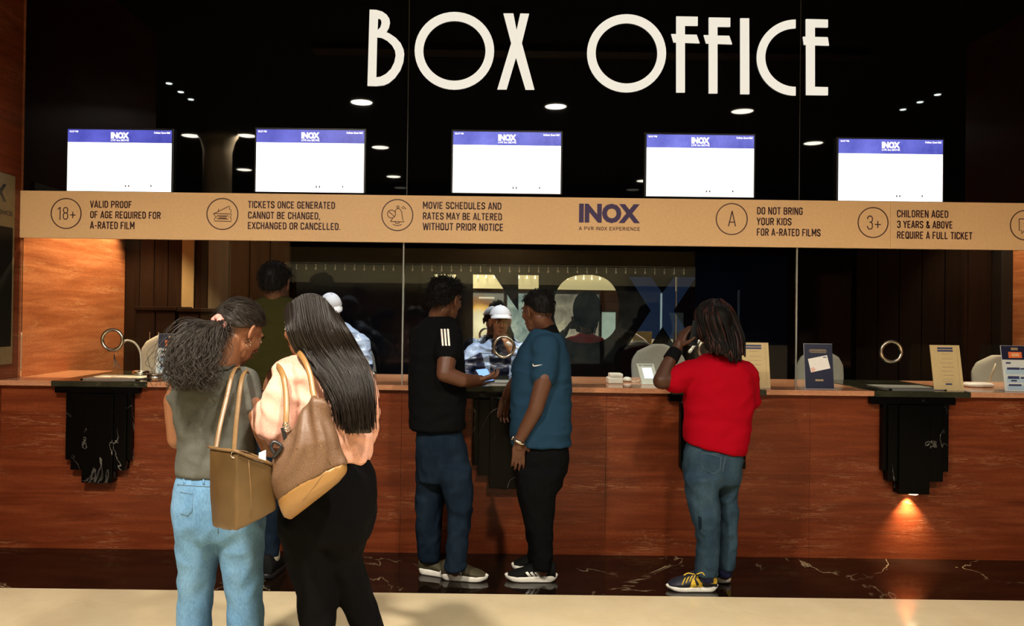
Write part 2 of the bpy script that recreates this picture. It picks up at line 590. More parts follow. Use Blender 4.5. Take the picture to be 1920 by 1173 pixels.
def textpx_mesh(s, x0, x1, ytop, ybase, slant=0.0, bold=0.03):
    me = text_mesh(s, bold)
    vs = np.array([v.co[:] for v in me.vertices])
    a, b = vs[:, 0].min(), vs[:, 0].max()
    for v in me.vertices:
        f = (v.co.x - a) / (b - a)
        v.co = (x0 + f * (x1 - x0), ybase - v.co.y / 0.7 * (ybase - ytop) + slant * f, 0)
    return me

def strands(name, lines, r0, r1, mat, parent, **k):
    vs, fs = [], []
    nb = 0
    for L in lines:
        L = np.array(L, float)
        m = len(L)
        t = np.gradient(L, axis=0)
        t /= np.linalg.norm(t, axis=1)[:, None] + 1e-9
        u = np.cross(t, [0.31, 0.9, 0.2]); u /= np.linalg.norm(u, axis=1)[:, None] + 1e-9
        v = np.cross(t, u)
        r = np.linspace(r0, r1, m)[:, None]
        for an in (0, 2.094, 4.189):
            pass
        ring = np.stack([L + r * (math.cos(a) * u + math.sin(a) * v) for a in (0, 2.094, 4.189)], 1)
        vs.append(ring.reshape(-1, 3))
        for i in range(m - 1):
            for j in range(3):
                a0 = nb + i * 3 + j; a1 = nb + i * 3 + (j + 1) % 3
                fs.append((a0, a1, a1 + 3, a0 + 3))
        nb += m * 3
    me = bpy.data.meshes.new(name)
    me.from_pydata(np.concatenate(vs).tolist(), [], fs)
    me.update()
    return link_mesh(name, me, mat, parent, smooth=True, **k)

def bez(pts, n=12):
    """Catmull-Rom through points"""
    P = [np.array(p, float) for p in pts]
    P = [2 * P[0] - P[1]] + P + [2 * P[-1] - P[-2]]
    out = []
    for i in range(1, len(P) - 2):
        for t in np.linspace(0, 1, n, endpoint=False):
            a, b, c, d = P[i - 1], P[i], P[i + 1], P[i + 2]
            out.append(0.5 * (2 * b + (c - a) * t + (2 * a - 5 * b + 4 * c - d) * t * t + (3 * b - a - 3 * c + d) * t ** 3))
    out.append(P[-2])
    return out

GL = dict(A=(.5, [[(.03, 0), (.25, .98), (.47, 0)], [(.11, .27), (.39, .27)]]),
 B=(.5, [[(.07, 0), (.07, .935), (.31, .935), (.41, .85), (.41, .61), (.31, .52), (.07, .52)], [(.31, .52), (.43, .43), (.43, .16), (.32, .065), (.07, .065)]]),
 C=(.5, [[(.43, .68), (.43, .82), (.34, .935), (.16, .935), (.07, .82), (.07, .18), (.16, .065), (.34, .065), (.43, .18), (.43, .32)]]),
 D=(.5, [[(.07, .065), (.07, .935), (.29, .935), (.43, .80), (.43, .2), (.29, .065), (.07, .065)]]),
 E=(.46, [[(.43, .935), (.07, .935), (.07, .065), (.43, .065)], [(.07, .5), (.38, .5)]]),
 F=(.45, [[(.43, .935), (.07, .935), (.07, 0)], [(.07, .5), (.37, .5)]]),
 G=(.5, [[(.43, .70), (.43, .82), (.34, .935), (.16, .935), (.07, .82), (.07, .18), (.16, .065), (.34, .065), (.43, .18), (.43, .47), (.26, .47)]]),
 H=(.5, [[(.07, 0), (.07, 1)], [(.43, 0), (.43, 1)], [(.07, .5), (.43, .5)]]),
 I=(.14, [[(.07, 0), (.07, 1)]]),
 K=(.5, [[(.07, 0), (.07, 1)], [(.44, 1), (.09, .40)], [(.2, .58), (.46, 0)]]),
 L=(.44, [[(.07, 1), (.07, .065), (.42, .065)]]),
 M=(.62, [[(.07, 0), (.07, .98), (.31, .34), (.55, .98), (.55, 0)]]),
 N=(.52, [[(.07, 0), (.07, .98), (.45, .02), (.45, 1)]]),
 O=(.5, [[(.16, .935), (.07, .82), (.07, .18), (.16, .065), (.34, .065), (.43, .18), (.43, .82), (.34, .935), (.16, .935)]]),
 P=(.5, [[(.07, 0), (.07, .935), (.32, .935), (.43, .83), (.43, .57), (.32, .46), (.07, .46)]]),
 Q=(.5, [[(.16, .935), (.07, .82), (.07, .18), (.16, .065), (.34, .065), (.43, .18), (.43, .82), (.34, .935), (.16, .935)], [(.28, .22), (.47, -.02)]]),
 R=(.5, [[(.07, 0), (.07, .935), (.32, .935), (.43, .83), (.43, .59), (.32, .48), (.07, .48)], [(.26, .48), (.45, 0)]]),
 S=(.5, [[(.43, .71), (.43, .82), (.34, .935), (.16, .935), (.07, .82), (.07, .66), (.15, .56), (.35, .46), (.43, .35), (.43, .18), (.34, .065), (.16, .065), (.07, .18), (.07, .29)]]),
 T=(.46, [[(0, .935), (.46, .935)], [(.23, .935), (.23, 0)]]),
 U=(.5, [[(.07, 1), (.07, .18), (.16, .065), (.34, .065), (.43, .18), (.43, 1)]]),
 V=(.48, [[(.03, 1), (.24, .02), (.45, 1)]]),
 W=(.72, [[(.03, 1), (.18, .03), (.36, .9), (.54, .03), (.69, 1)]]),
 X=(.48, [[(.03, 0), (.45, 1)], [(.03, 1), (.45, 0)]]),
 Y=(.48, [[(.02, 1), (.24, .47), (.46, 1)], [(.24, .47), (.24, 0)]]))
GL['3'] = (.5, [[(.07, .74), (.07, .82), (.16, .935), (.34, .935), (.43, .82), (.43, .63), (.34, .53), (.2, .53)], [(.34, .53), (.43, .42), (.43, .18), (.34, .065), (.16, .065), (.07, .18), (.07, .27)]])
GL['1'] = (.34, [[(.04, .78), (.24, .95), (.24, 0)]])
GL['8'] = (.5, [[(.17, .935), (.08, .83), (.08, .64), (.17, .53), (.33, .53), (.42, .64), (.42, .83), (.33, .935), (.17, .935)], [(.17, .53), (.07, .42), (.07, .18), (.16, .065), (.34, .065), (.43, .18), (.43, .42), (.33, .53)]])
GL['+'] = (.5, [[(.02, .38), (.48, .38)], [(.25, .62), (.25, .14)]])
GL['&'] = (.54, [[(.52, .0), (.12, .72), (.13, .87), (.22, .935), (.31, .88), (.32, .74), (.09, .34), (.08, .17), (.17, .065), (.3, .065), (.5, .42)]])
GL['-'] = (.36, [[(.04, .42), (.32, .42)]])
GL[','] = (.14, [[(.08, .13), (.05, -.12)]])
GL['.'] = (.14, [[(.07, 0), (.07, .14)]])
GL[' '] = (.2, [])

def caps_px(s, x0, x1, ytop, ybase, Y, mat, parent, th=.145, name='lettering'):
    """narrow rounded capitals printed flat on the plane Y, fitted to picture pixels x0..x1"""
    segs, x = [], 0
    for ch in s:
        w_, pl = GL[ch]
        for L in pl: segs.append([(x + a, b) for a, b in L])
        x += w_ + .10
    tot = x - .10
    pa, pb = W(x0, ybase, Y), W(x1, ybase + (x1 - x0) * 0.0126, Y)
    sx = (pb.x - pa.x) / tot
    h = (ybase - ytop) * Y / FPX
    r = h * th / 2
    m = MB()
    for L in segs:
        Q = [np.array((pa.x + a * sx, pa.z + b * h)) for a, b in L]
        for a, b in zip(Q[:-1], Q[1:]):
            d = (b - a) / (np.linalg.norm(b - a) + 1e-9); nn = np.array((-d[1], d[0])) * r
            m.add([(q[0], Y, q[1]) for q in (a + nn, a - nn, b - nn, b + nn)], [(0, 1, 2, 3)])
        for q in Q[1:-1]:
            m.add([(q[0] + r * math.cos(k * math.pi / 4), Y, q[1] + r * math.sin(k * math.pi / 4)) for k in range(8)], [tuple(range(8))])
    return m.build(name, mat, parent)
# ================================================================== the setting
XL = Xof(42, YG, 400)
XR = 4.42
YEDGE = 4.285

box('floor', -8, 8, YF, YEDGE, -0.1, 0, M['cream'], kind='structure')
box('trim_1', -8, 8, YEDGE, YC + 0.02, -0.1, 0, M['floormarble'], kind='structure')      # black marble strip along the counter
box('floor_booth', XL - 0.3, XR + 0.3, YC + 0.02, YB + 0.2, -0.1, 0, M['black_matte'], kind='structure')
box('ceiling', -8, 8, YF, YG + 0.12, HC, HC + 0.1, M['ceiling'], kind='structure')
box('ceiling_booth', XL, XR, YG + 0.1, YB, 2.95, 3.0, M['black_matte'], kind='structure')

# return walls, left and right, in red travertine; front stretches darkened in place of shade
box('wall_left', XL - 0.25, XL, 3.1, YG - 0.02, 0, HC, M['trav'], kind='structure')
box('wall_left_return', XL - 0.25, XL, YG - 0.02, YB + 0.1, 0, HC, M['trav_wall'], kind='structure')
box('wall_right', XR, XR + 0.25, 3.1, YG - 0.02, 0, HC, M['trav'], kind='structure')
box('wall_right_return', XR, XR + 0.25, YG - 0.02, YB + 0.1, 0, HC, M['trav_wall'], kind='structure')
box('wall_west', -8.1, -8, YF, 5.3, 0, HC, M['black_matte'], kind='structure')
box('wall_east', 8, 8.1, YF, 5.3, 0, HC, M['black_matte'], kind='structure')
box('trim_2', -8, XL - 0.25, 3.1, 3.3, 0, HC, M['black_matte'], kind='structure')
box('trim_3', XR + 0.25, 8, 3.1, 3.3, 0, HC, M['black_matte'], kind='structure')

box('trim_4', -1.6, 3.6, 2.78, 2.98, HC - 0.06, HC, M['wood'], kind='structure')
# back wall of the booth
wb = empty('wall_back', (0, YB, 0), kind='structure')
box('backing', XL, XR, YB, YB + 0.1, 0, 2.95, M['black_gloss'], wb)
M['wood_strip'] = plain('cream painted strip', (0.24, 0.165, 0.075), 0.5, var=0.05)
M['taupe'] = plain('taupe wall panel', (0.10, 0.078, 0.045), 0.6, var=0.25, nscale=4, stretch=(6, 1, 0.4))
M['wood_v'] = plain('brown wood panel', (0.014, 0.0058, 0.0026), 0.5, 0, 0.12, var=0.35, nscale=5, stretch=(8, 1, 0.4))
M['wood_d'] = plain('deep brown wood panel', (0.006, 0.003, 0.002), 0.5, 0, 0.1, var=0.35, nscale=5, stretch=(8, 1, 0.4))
xs = [238, 265, 292, 318, 345]
for a, b in zip(xs[:-1], xs[1:]):
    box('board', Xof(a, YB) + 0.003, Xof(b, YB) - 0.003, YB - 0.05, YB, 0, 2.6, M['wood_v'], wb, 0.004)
box('pale_strip', Xof(345, YB), Xof(368, YB), YB - 0.07, YB, 0, 2.6, M['wood_strip'], wb, 0.005)
box('board', Xof(368, YB) + 0.003, Xof(392, YB) - 0.003, YB - 0.05, YB, 0, 2.6, M['wood_v'], wb, 0.004)
xs = [392, 432, 470, 508, 545]
for a, b in zip(xs[:-1], xs[1:]):
    box('wall_panel', Xof(a, YB) + 0.003, Xof(b, YB) - 0.003, YB - 0.05, YB, 0, 2.6, M['taupe'], wb, 0.004)
xs = [1600, 1640, 1680, 1722, 1765, 1808, 1852]
for a, b in zip(xs[:-1], xs[1:]):
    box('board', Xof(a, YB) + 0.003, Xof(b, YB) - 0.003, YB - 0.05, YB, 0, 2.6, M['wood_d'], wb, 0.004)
box('pier', XR - 0.10, XR - 0.005, YB - 0.12, YB, 0, 2.6, M['black_matte'], wb, 0.004)

# upper wall of black glass above the band
ZB0, ZB1 = W(42, 445, YG - 0.03).z, W(42, 357, YG - 0.03).z
J1, J2 = Xof(765, YG, 200), Xof(1500, YG, 200)
wu = empty('wall_upper', (0, YG, ZB1), kind='structure')
for a, b in ((XL, J1), (J1, J2), (J2, XR)):
    box('glass_panel', a + 0.003, b - 0.003, YG, YG + 0.02, ZB0, HC, M['black_glass'], wu)
for x in (J1, J2):
    box('joint', x - 0.003, x + 0.003, YG + 0.002, YG + 0.02, ZB0, HC, plain('dark joint', (0.05, 0.045, 0.04), 0.5, var=0), wu)

# ticket window glass
def glass_mat():
    m = bpy.data.materials.new('window glass')
    m.use_nodes = True
    nt = m.node_tree
    nt.nodes.clear()
    out = nt.nodes.new('ShaderNodeOutputMaterial')
    mx = nt.nodes.new('ShaderNodeMixShader')
    tr = nt.nodes.new('ShaderNodeBsdfTransparent')
    gl = nt.nodes.new('ShaderNodeBsdfGlossy')
    fr = nt.nodes.new('ShaderNodeFresnel')
    fr.inputs['IOR'].default_value = 1.32
    tr.inputs['Color'].default_value = (0.93, 0.95, 0.93, 1)
    gl.inputs['Roughness'].default_value = 0.0
    nt.links.new(fr.outputs[0], mx.inputs[0])
    nt.links.new(tr.outputs[0], mx.inputs[1])
    nt.links.new(gl.outputs[0], mx.inputs[2])
    nt.links.new(mx.outputs[0], out.inputs['Surface'])
    return m
M['glass'] = glass_mat()
wi = empty('window_1', (0, YG, ZT), kind='structure')
for a, b in ((XL, J1 - 0.02), (J1 - 0.012, J2 - 0.014), (J2 - 0.006, XR)):
    box('pane', a + 0.004, b - 0.002, YG + 0.002, YG + 0.012, ZT + 0.002, ZB0 + 0.03, M['glass'], wi)
for x in (J1 - 0.016, J2 - 0.010):
    box('joint', x - 0.0045, x + 0.0045, YG, YG + 0.014, ZT + 0.002, ZB0 + 0.03, M['joint'], wi)
RINGS = [(210, 637), (596, 643), (945, 650), (1330, 655), (1672, 659)]
for px, py in RINGS:
    p = W(px, py, YG)
    pts = [(p.x + 0.066 * math.cos(t), YG + 0.005, p.z + 0.066 * math.sin(t)) for t in np.linspace(0, 2 * math.pi, 40, endpoint=False)]
    MB().tube(pts, 0.011, 10, closed=True).build('speech_ring', M['steel'], wi, True)

# opposite lobby wall (seen in the glass and in the mirror letters)
TH = math.radians(2.0)
MC = Vector((Xof(1090, 6.56), 6.56, 0))          # pivot of the mirror letters
MN = Vector((math.sin(TH), -math.cos(TH), 0))
def mirror_hit(px, py=600, Y=YF):
    d = ray(px, py)
    t = (MC - CAM).dot(MN) / d.dot(MN)
    p = CAM + d * t
    r = d - MN * 2 * d.dot(MN)
    s = (Y - p.y) / r.y
    return p + r * s
wf = empty('wall_front', (0, YF, 0), kind='structure')
box('lower_wall', -8, 8, YF - 0.1, YF, 0, 2.74, M['wood'], wf)
box('upper_wall', -8, 8, YF - 0.1, YF, 2.74, HC, M['black_glass'], wf)
M['fascia'] = plain('cream self-glowing fascia', (0.62, 0.52, 0.30), 0.5, emis=(1.0, 0.86, 0.52), estr=0.40, var=0.05)  # emission stands in for the bulbs' light falling on the fascia
M['brown_fascia'] = plain('brown fascia with added glow', (0.25, 0.15, 0.05), 0.5, emis=(0.8, 0.5, 0.2), estr=0.10, var=0.1)  # weak emission put in for the light on this board
xbl = mirror_hit(1172).x
box('glow_fascia', -3.75, xbl - 0.02, YF, YF + 0.08, 2.05, 2.43, M['fascia'], wf)
box('brown_fascia', -3.75, xbl - 0.02, YF, YF + 0.05, 2.44, 2.72, M['brown_fascia'], wf)
M['blue_wall'] = plain('blue self-glowing panel', (0.005, 0.013, 0.045), 0.4, emis=(0.02, 0.06, 0.19), estr=0.2, var=0.2, nscale=3)  # blue light on the wall panel put into its material as emission
box('blue_panel', xbl, xbl + 1.75, YF, YF + 0.06, 0.95, 2.66, M['blue_wall'], wf)
box('light_slot', mirror_hit(1238).x - 0.02, mirror_hit(1238).x + 0.02, YF + 0.06, YF + 0.07, 1.1, 2.0, plain('pale blue light slot', (0.4, 0.5, 0.6), 0.4, emis=(0.5, 0.7, 0.9), estr=0.4, var=0), wf)
box('pale_dado', xbl, xbl + 1.75, YF, YF + 0.1, 0, 0.95, plain('cream dado with added glow', (0.5, 0.38, 0.25), 0.5, emis=(0.9, 0.66, 0.42), estr=0.4, var=0.03), wf)  # dado is no lamp; its emission stands in for light on it

def poster(name, x0, x1, z0, z1, mat, label, grp=None):
    t = empty(name, ((x0 + x1) / 2, YF, z0), label, 'poster', grp)
    box('print', x0, x1, YF + 0.03, YF + 0.05, z0, z1, mat, t)
    fr = MB()
    for a, b, c, d in ((x0 - 0.03, x0, z0 - 0.03, z1 + 0.03), (x1, x1 + 0.03, z0 - 0.03, z1 + 0.03), (x0, x1, z0 - 0.03, z0), (x0, x1, z1, z1 + 0.03)):
        fr.box(a, b, YF, YF + 0.06, c, d)
    fr.build('poster_frame', M['dark_plastic'], t)
    return t

def poster_mat(name, kind, cx=0, cz=1.3):
    m, nt, b = new_mat(name)
    tc = nt.nodes.new('ShaderNodeTexCoord')
    sep = nt.nodes.new('ShaderNodeSeparateXYZ')
    nt.links.new(tc.outputs['Generated'], sep.inputs[0])
    nz = tex_noise(nt, (1, 1, 1), 3.0, 6, 0.65, dist=0.6)
    if kind == 'fire':
        mp = nt.nodes.new('ShaderNodeMapping'); mp.vector_type = 'POINT'
        mp.inputs['Location'].default_value = (-0.42, 0, -0.62); mp.inputs['Scale'].default_value = (1, 0, 1.3)
        nt.links.new(tc.outputs['Generated'], mp.inputs['Vector'])
        ln = nt.nodes.new('ShaderNodeVectorMath'); ln.operation = 'LENGTH'
        nt.links.new(mp.outputs['Vector'], ln.inputs[0])
        ad = nt.nodes.new('ShaderNodeMath'); ad.operation = 'MULTIPLY_ADD'
        nt.links.new(nz.outputs['Fac'], ad.inputs[0]); ad.inputs[1].default_value = 0.25
        nt.links.new(ln.outputs['Value'], ad.inputs[2])
        r = ramp(nt, ad.outputs[0], [(0.18, (0.85, 0.8, 0.6)), (0.38, (0.62, 0.56, 0.4)), (0.5, (0.7, 0.42, 0.12)), (0.62, (0.22, 0.10, 0.04)), (0.8, (0.16, 0.16, 0.15))])
    elif kind == 'mist':
        r = ramp(nt, nz.outputs['Fac'], [(0.3, (0.10, 0.14, 0.15)), (0.5, (0.22, 0.30, 0.32)), (0.7, (0.42, 0.48, 0.46))])
    elif kind == 'smoke':
        ad = nt.nodes.new('ShaderNodeMath'); ad.operation = 'MULTIPLY_ADD'
        nt.links.new(sep.outputs['Z'], ad.inputs[0]); ad.inputs[1].default_value = -0.35
        nt.links.new(nz.outputs['Fac'], ad.inputs[2])
        r = ramp(nt, ad.outputs[0], [(0.05, (0.11, 0.10, 0.09)), (0.3, (0.26, 0.24, 0.2)), (0.5, (0.52, 0.48, 0.36))])
    else:
        r = ramp(nt, nz.outputs['Fac'], [(0.3, (0.3, 0.4, 0.38)), (0.7, (0.4, 0.52, 0.5))])
    nt.links.new(r.outputs['Color'], b.inputs['Base Color'])
    nt.links.new(r.outputs['Color'], b.inputs['Emission Color'])
    b.inputs['Emission Strength'].default_value = 0.62
    b.inputs['Roughness'].default_value = 0.3
    return m
x0, x1, x2 = mirror_hit(868).x, mirror_hit(950).x, mirror_hit(1030).x
pf = poster('film_poster', x0, x1 - 0.08, 0.55, 1.95, poster_mat('sunburst print', 'fire'), 'backlit film poster with an orange sunburst on the opposite wall, mirrored in the N')
box('title_bar', x0 + 0.35, x0 + 0.7, YF + 0.05, YF + 0.055, 1.82, 1.86, M['white'], pf)
poster('film_poster', x1, x2 - 0.08, 0.55, 1.95, poster_mat('mist print', 'mist'), 'backlit grey blue misty film poster right of the sunburst poster')
x3 = mirror_hit(1158).x
poster('film_poster', x2, x3 - 0.45, 0.55, 1.95, poster_mat('smoke print', 'smoke'), 'backlit poster of grey smoke, mirrored in the O')
poster('light_box', x3 - 0.38, x3 - 0.06, 0.55, 1.55, poster_mat('teal print', 'teal'), 'small pale teal lit panel beside the smoke poster')

t = empty('string_light', (0, YF + 0.2, 2.3), 'row of small bare bulbs hung along the cream fascia opposite', 'lights')
MB().tube([(-3.75, YF + 0.14, 2.40), (xbl, YF + 0.14, 2.40)], 0.006, 6).build('cable', M['dark_plastic'], t)
M['bulb'] = plain('glowing bulb', (1, 0.9, 0.7), 0.3, emis=(1.0, 0.82, 0.5), estr=3.5, var=0)
bm_ = None
xb = -3.7
while xb < xbl - 0.1:
    if bm_ is None:
        m_ = MB()
        m_.tube([(xb, YF + 0.14, 2.395), (xb, YF + 0.14, 2.33)], 0.006, 5)
        m_.tube([(xb, YF + 0.14, 2.33), (xb, YF + 0.14, 2.315), (xb, YF + 0.14, 2.29), (xb, YF + 0.14, 2.28)], [0.008, 0.016, 0.016, 0.006], 8)
        bm_ = m_.build('bulb', M['bulb'], t, True); xb0 = xb
    else:
        c = bm_.copy(); c.parent = t; c.location = (xb - xb0, 0, 0); COL.objects.link(c)
    xb += 0.185

# downlights: trim ring and lit lens in the lobby ceiling
M['lens'] = plain('downlight lens', (1, 0.95, 0.85), 0.3, emis=(1.0, 0.93, 0.78), estr=28, var=0)
POS = ['nearest the counter on the left', 'nearest the counter in the middle', 'nearest the counter on the right',
       'in the second row, first from the left', 'in the second row, second from the left', 'in the second row, third from the left',
       'in the second row, fourth from the left', 'in the back row, first from the left', 'in the back row, second from the left', 'in the back row, third from the left']
for p, s in zip(DOWN, POS):
    t = empty('downlight', (p.x, p.y, HC), 'recessed downlight ' + s, 'downlight', 'lobby downlights')
    MB().tube([(p.x + 0.14 * math.cos(a), p.y + 0.14 * math.sin(a), HC - 0.004) for a in np.linspace(0, 2 * math.pi, 28, endpoint=False)], 0.012, 6, closed=True).build('trim_ring', M['steel'], t, True)
    MB().cyl((p.x, p.y, HC - 0.012), 0.125, 0.01, 28).build('lens', M['lens'], t)
# pin spots: tiny bright points
PIN = [(244, 155), (317, 155), (339, 171), (358, 185), (267, 172), (1693, 204), (1725, 190), (1758, 176)]
M['pin'] = plain('pin spot lens', (1, 1, 0.95), 0.3, emis=(0.9, 1.0, 0.95), estr=30, var=0)
for i, (px, py) in enumerate(PIN):
    p = reflected_on_ceiling(px, py)
    t = empty('pin_spot', (p.x, p.y, HC), ('first', 'second', 'third', 'fourth', 'fifth', 'first', 'second', 'third')[i] + (' tiny pin spot of the left cluster in the dark ceiling' if i < 5 else ' tiny pin spot of the right cluster in the dark ceiling'), 'spotlight', 'pin spots in the lobby ceiling')
    MB().cyl((p.x, p.y, HC - 0.012), 0.033, 0.012, 12).build('lens', M['pin'], t)
    MB().tube([(p.x + 0.042 * math.cos(a), p.y + 0.042 * math.sin(a), HC - 0.004) for a in np.linspace(0, 2 * math.pi, 16, endpoint=False)], 0.006, 6, closed=True).build('trim_ring', M['dark_plastic'], t, True)

# lobby column, seen softly in the black glass between the first two screens
d_ = ray(408, 300); tt = (YG - 0) / d_.y; p_ = CAM + d_ * tt
yy = -1.0; s_ = (YG - yy) / d_.y; px_ = p_.x + d_.x * s_
col = MB().tube([(px_, yy, 0), (px_, yy, HC - 0.25), (px_, yy, HC - 0.1), (px_, yy, HC)], [0.2, 0.2, 0.24, 0.3], 32).build('column', plain('cream plaster column', (0.5, 0.4, 0.26), 0.7, var=0.1, nscale=3), None, True, kind='structure')
lamp('column_wash', 'SPOT', (px_ + 0.35, yy + 0.75, HC - 0.05), 16, WARM, (px_, yy, 3.3), 0.03, 60, 0.7)

# ================================================================== sign BOX OFFICE
YS = YG - 0.006
sg = empty('lit_sign', tuple(W(1125, 100, YS)), 'large cream backlit BOX OFFICE lettering across the black glass wall', 'sign')
def C2(pts, ox=640, s=2.4438):
    return [(ox + x / s, y / s) for x, y in pts]
B_out = C2([(130, 45), (160, 46), (188, 54), (208, 68), (220, 86), (223, 104), (218, 126), (206, 148), (222, 155), (250, 174), (272, 198), (285, 226), (288, 248), (284, 284), (270, 322), (246, 356), (218, 380), (195, 390), (160, 394), (120, 393)])
B_h1 = C2([(168, 84), (178, 87), (184, 97), (184, 110), (179, 126), (166, 140)])
B_h2 = C2([(164, 170), (185, 173), (210, 186), (232, 207), (246, 232), (249, 256), (243, 286), (228, 316), (205, 339), (180, 352), (160, 355)])
dL = 0.010
L_ = lambda sp: flat_px('letter', sp, YS, dL, M['letter'], sg)
L_([B_out, B_h1, B_h2])
L_([arc(852, 95.3, 74.5, 72.5, 0, 360, 48)[:-1], arc(852, 95.3, 58.3, 56.3, 0, 360, 48)[:-1]])
L_([[(944, 25.5), (962.5, 25.5), (968.5, 57), (975.5, 25.7), (992, 26), (978.5, 81), (1002, 168), (985.5, 168), (967.5, 108), (950, 167.5), (932.5, 167.5), (958.5, 81)]])
L_([arc(1174.7, 100, 74, 73, 0, 360, 48)[:-1], arc(1174.7, 100, 58, 56.8, 0, 360, 48)[:-1]])
def F_(x, y, xr, yb):
    return [[(x, y), (xr, y + 0.7), (xr, y + 17.3), (x + 16, y + 17), (x + 16, y + 34), (x + 38, y + 34.4), (x + 43.5, y + 50), (x + 16, y + 49), (x + 16, yb), (x, yb), (x, y + 48.5), (x - 5, y + 48.3), (x - 9.5, y + 33), (x, y + 33.3)]]
L_(F_(1268, 31, 1308, 173.3))
L_(F_(1329, 33, 1369, 175))
L_([[(1388, 34.5), (1404.3, 34.7), (1404.8, 176.5), (1388.2, 176.3)]])
L_([arc(1491.5, 108, 72.5, 71, 90, 270, 30) + arc(1491.5, 108, 57, 55, 270, 90, 30)])
L_([[(1511, 36), (1552, 37), (1552, 51.5), (1527.5, 51), (1527.5, 69.5), (1551.5, 70), (1554, 85.5), (1527.5, 84.6), (1527.5, 163), (1552, 163.5), (1552, 178.5), (1511.5, 178), (1511.5, 84), (1507.5, 83.7), (1505.5, 69), (1511, 69.2)]])

# ================================================================== tan notice band
YBD = YG - 0.03
nb = empty('notice_band', (0, YBD, ZB0), 'long tan notice band with printed ticket rules running above the counter glass', 'sign')
for a, b in ((XL + 0.002, Xof(1668, YBD) - 0.0008), (Xof(1668, YBD) + 0.0008, XR - 0.002)):
    box('band_panel', a, b, YBD, YG - 0.001, ZB0, ZB1, M['tan'], nb)
YT = YBD - 0.0012
def T(s, x0, x1, yt, yb, mat='ink', bold=0.018):
    return text_px('lettering', s, x0, x1, yt, yb, YT, M[mat], nb, bold)
def TC(s, x0, x1, yt, yb, th=.165):
    return caps_px(s, x0, x1, yt, yb, YT, M['ink'], nb, th)
for s, x0, x1, yt, yb in [
    ('VALID PROOF', 169, 247, 376, 389), ('OF AGE REQUIRED FOR', 169, 301, 395.5, 408.5), ('A-RATED FILM', 169, 252, 415, 428.5),
    ('TICKETS ONCE GENERATED', 465, 628, 376.5, 389.5), ('CANNOT BE CHANGED,', 465, 600, 396.5, 409.5), ('EXCHANGED OR CANCELLED.', 464.5, 638, 416, 429),
    ('MOVIE SCHEDULES AND', 793, 940, 378, 391), ('RATES MAY BE ALTERED', 793, 941, 398, 411), ('WITHOUT PRIOR NOTICE', 793, 943.5, 417.5, 431),
    ('DO NOT BRING', 1419.5, 1505, 388, 401.5), ('YOUR KIDS', 1419, 1484, 408, 421.5), ('FOR A-RATED FILMS', 1419, 1538.5, 428, 441.5),
    ('CHILDREN AGED', 1682, 1778, 393.5, 407), ('3 YEARS & ABOVE', 1682, 1786, 413.5, 427), ('REQUIRE A FULL TICKET', 1682, 1823, 433.5, 447)]:
    TC(s, x0, x1, yt, yb)
T('INOX', 1085.5, 1200, 383, 414.5, 'ink_blue', 0.055)
TC('A PVR INOX EXPERIENCE', 1085.5, 1200, 424.5, 431, .17)
TC('18+', 107, 142, 387, 412, .075)
TC('A', 1365, 1380, 395, 424, .07)
TC('3+', 1625, 1652, 403, 431, .07)
for cx, cy, r in ((124, 400, 29), (417, 401, 30), (745, 403, 30), (1372, 410.5, 30), (1637, 417, 29), (1922, 422, 28.5)):
    flat_px('icon_ring', ring_px(cx, cy, r, r - 1.9), YT, 0.002, M['ink'], nb)
def strokes(lines, wpx=0.0025, name='icon'):
    m = MB()
    for L in lines:
        pts = [tuple(W(x, y, YT)) for x, y in L]
        m.tube(pts, wpx, 4, flat=((0, -1, 0), 0.001))
    m.build(name, M['ink'], nb)
strokes([[(400, 400), (434, 401), (434, 404), (431, 407), (434, 410), (434, 415), (402, 414), (402, 410), (405, 407), (402, 403), (400, 400)],
         [(402, 400), (430, 386), (431, 389), (430, 392), (433, 393), (433, 399)], [(407, 404), (428, 404.5), (428, 410.5), (407, 410), (407, 404)],
         [(410, 406), (425, 406.5)], [(410, 408.5), (425, 409)], [(410, 391.5), (409, 396)]], 0.0022)
strokes([arc(734, 401, 7.5, 7.5, 0, 360, 20), [(728.5, 396), (739.5, 406)],
         [(732, 415), (735, 411), (736, 409)], [(741, 398), (742, 393), (746, 390.5), (750, 392), (753, 397), (754, 404), (755, 411), (758, 416), (732, 415)],
         arc(746, 388, 2.2, 2.2, 0, 360, 10), arc(745, 416, 4, 3, 180, 360, 8), [(753, 388), (757, 392)], [(756, 386), (761, 392)],
         arc(745, 418, 9, 4.5, 200, 340, 8)], 0.0022)
st = [(1926 + 7 * (1 if i % 2 == 0 else 0.42) * math.sin(i * math.pi / 5), 421 - 7 * (1 if i % 2 == 0 else 0.42) * math.cos(i * math.pi / 5)) for i in range(10)]
strokes([[(1911, 410), (1938, 411), (1938, 433), (1921, 432), (1915, 438), (1916, 432), (1911, 432), (1911, 410)], st + [st[0]]], 0.0028)

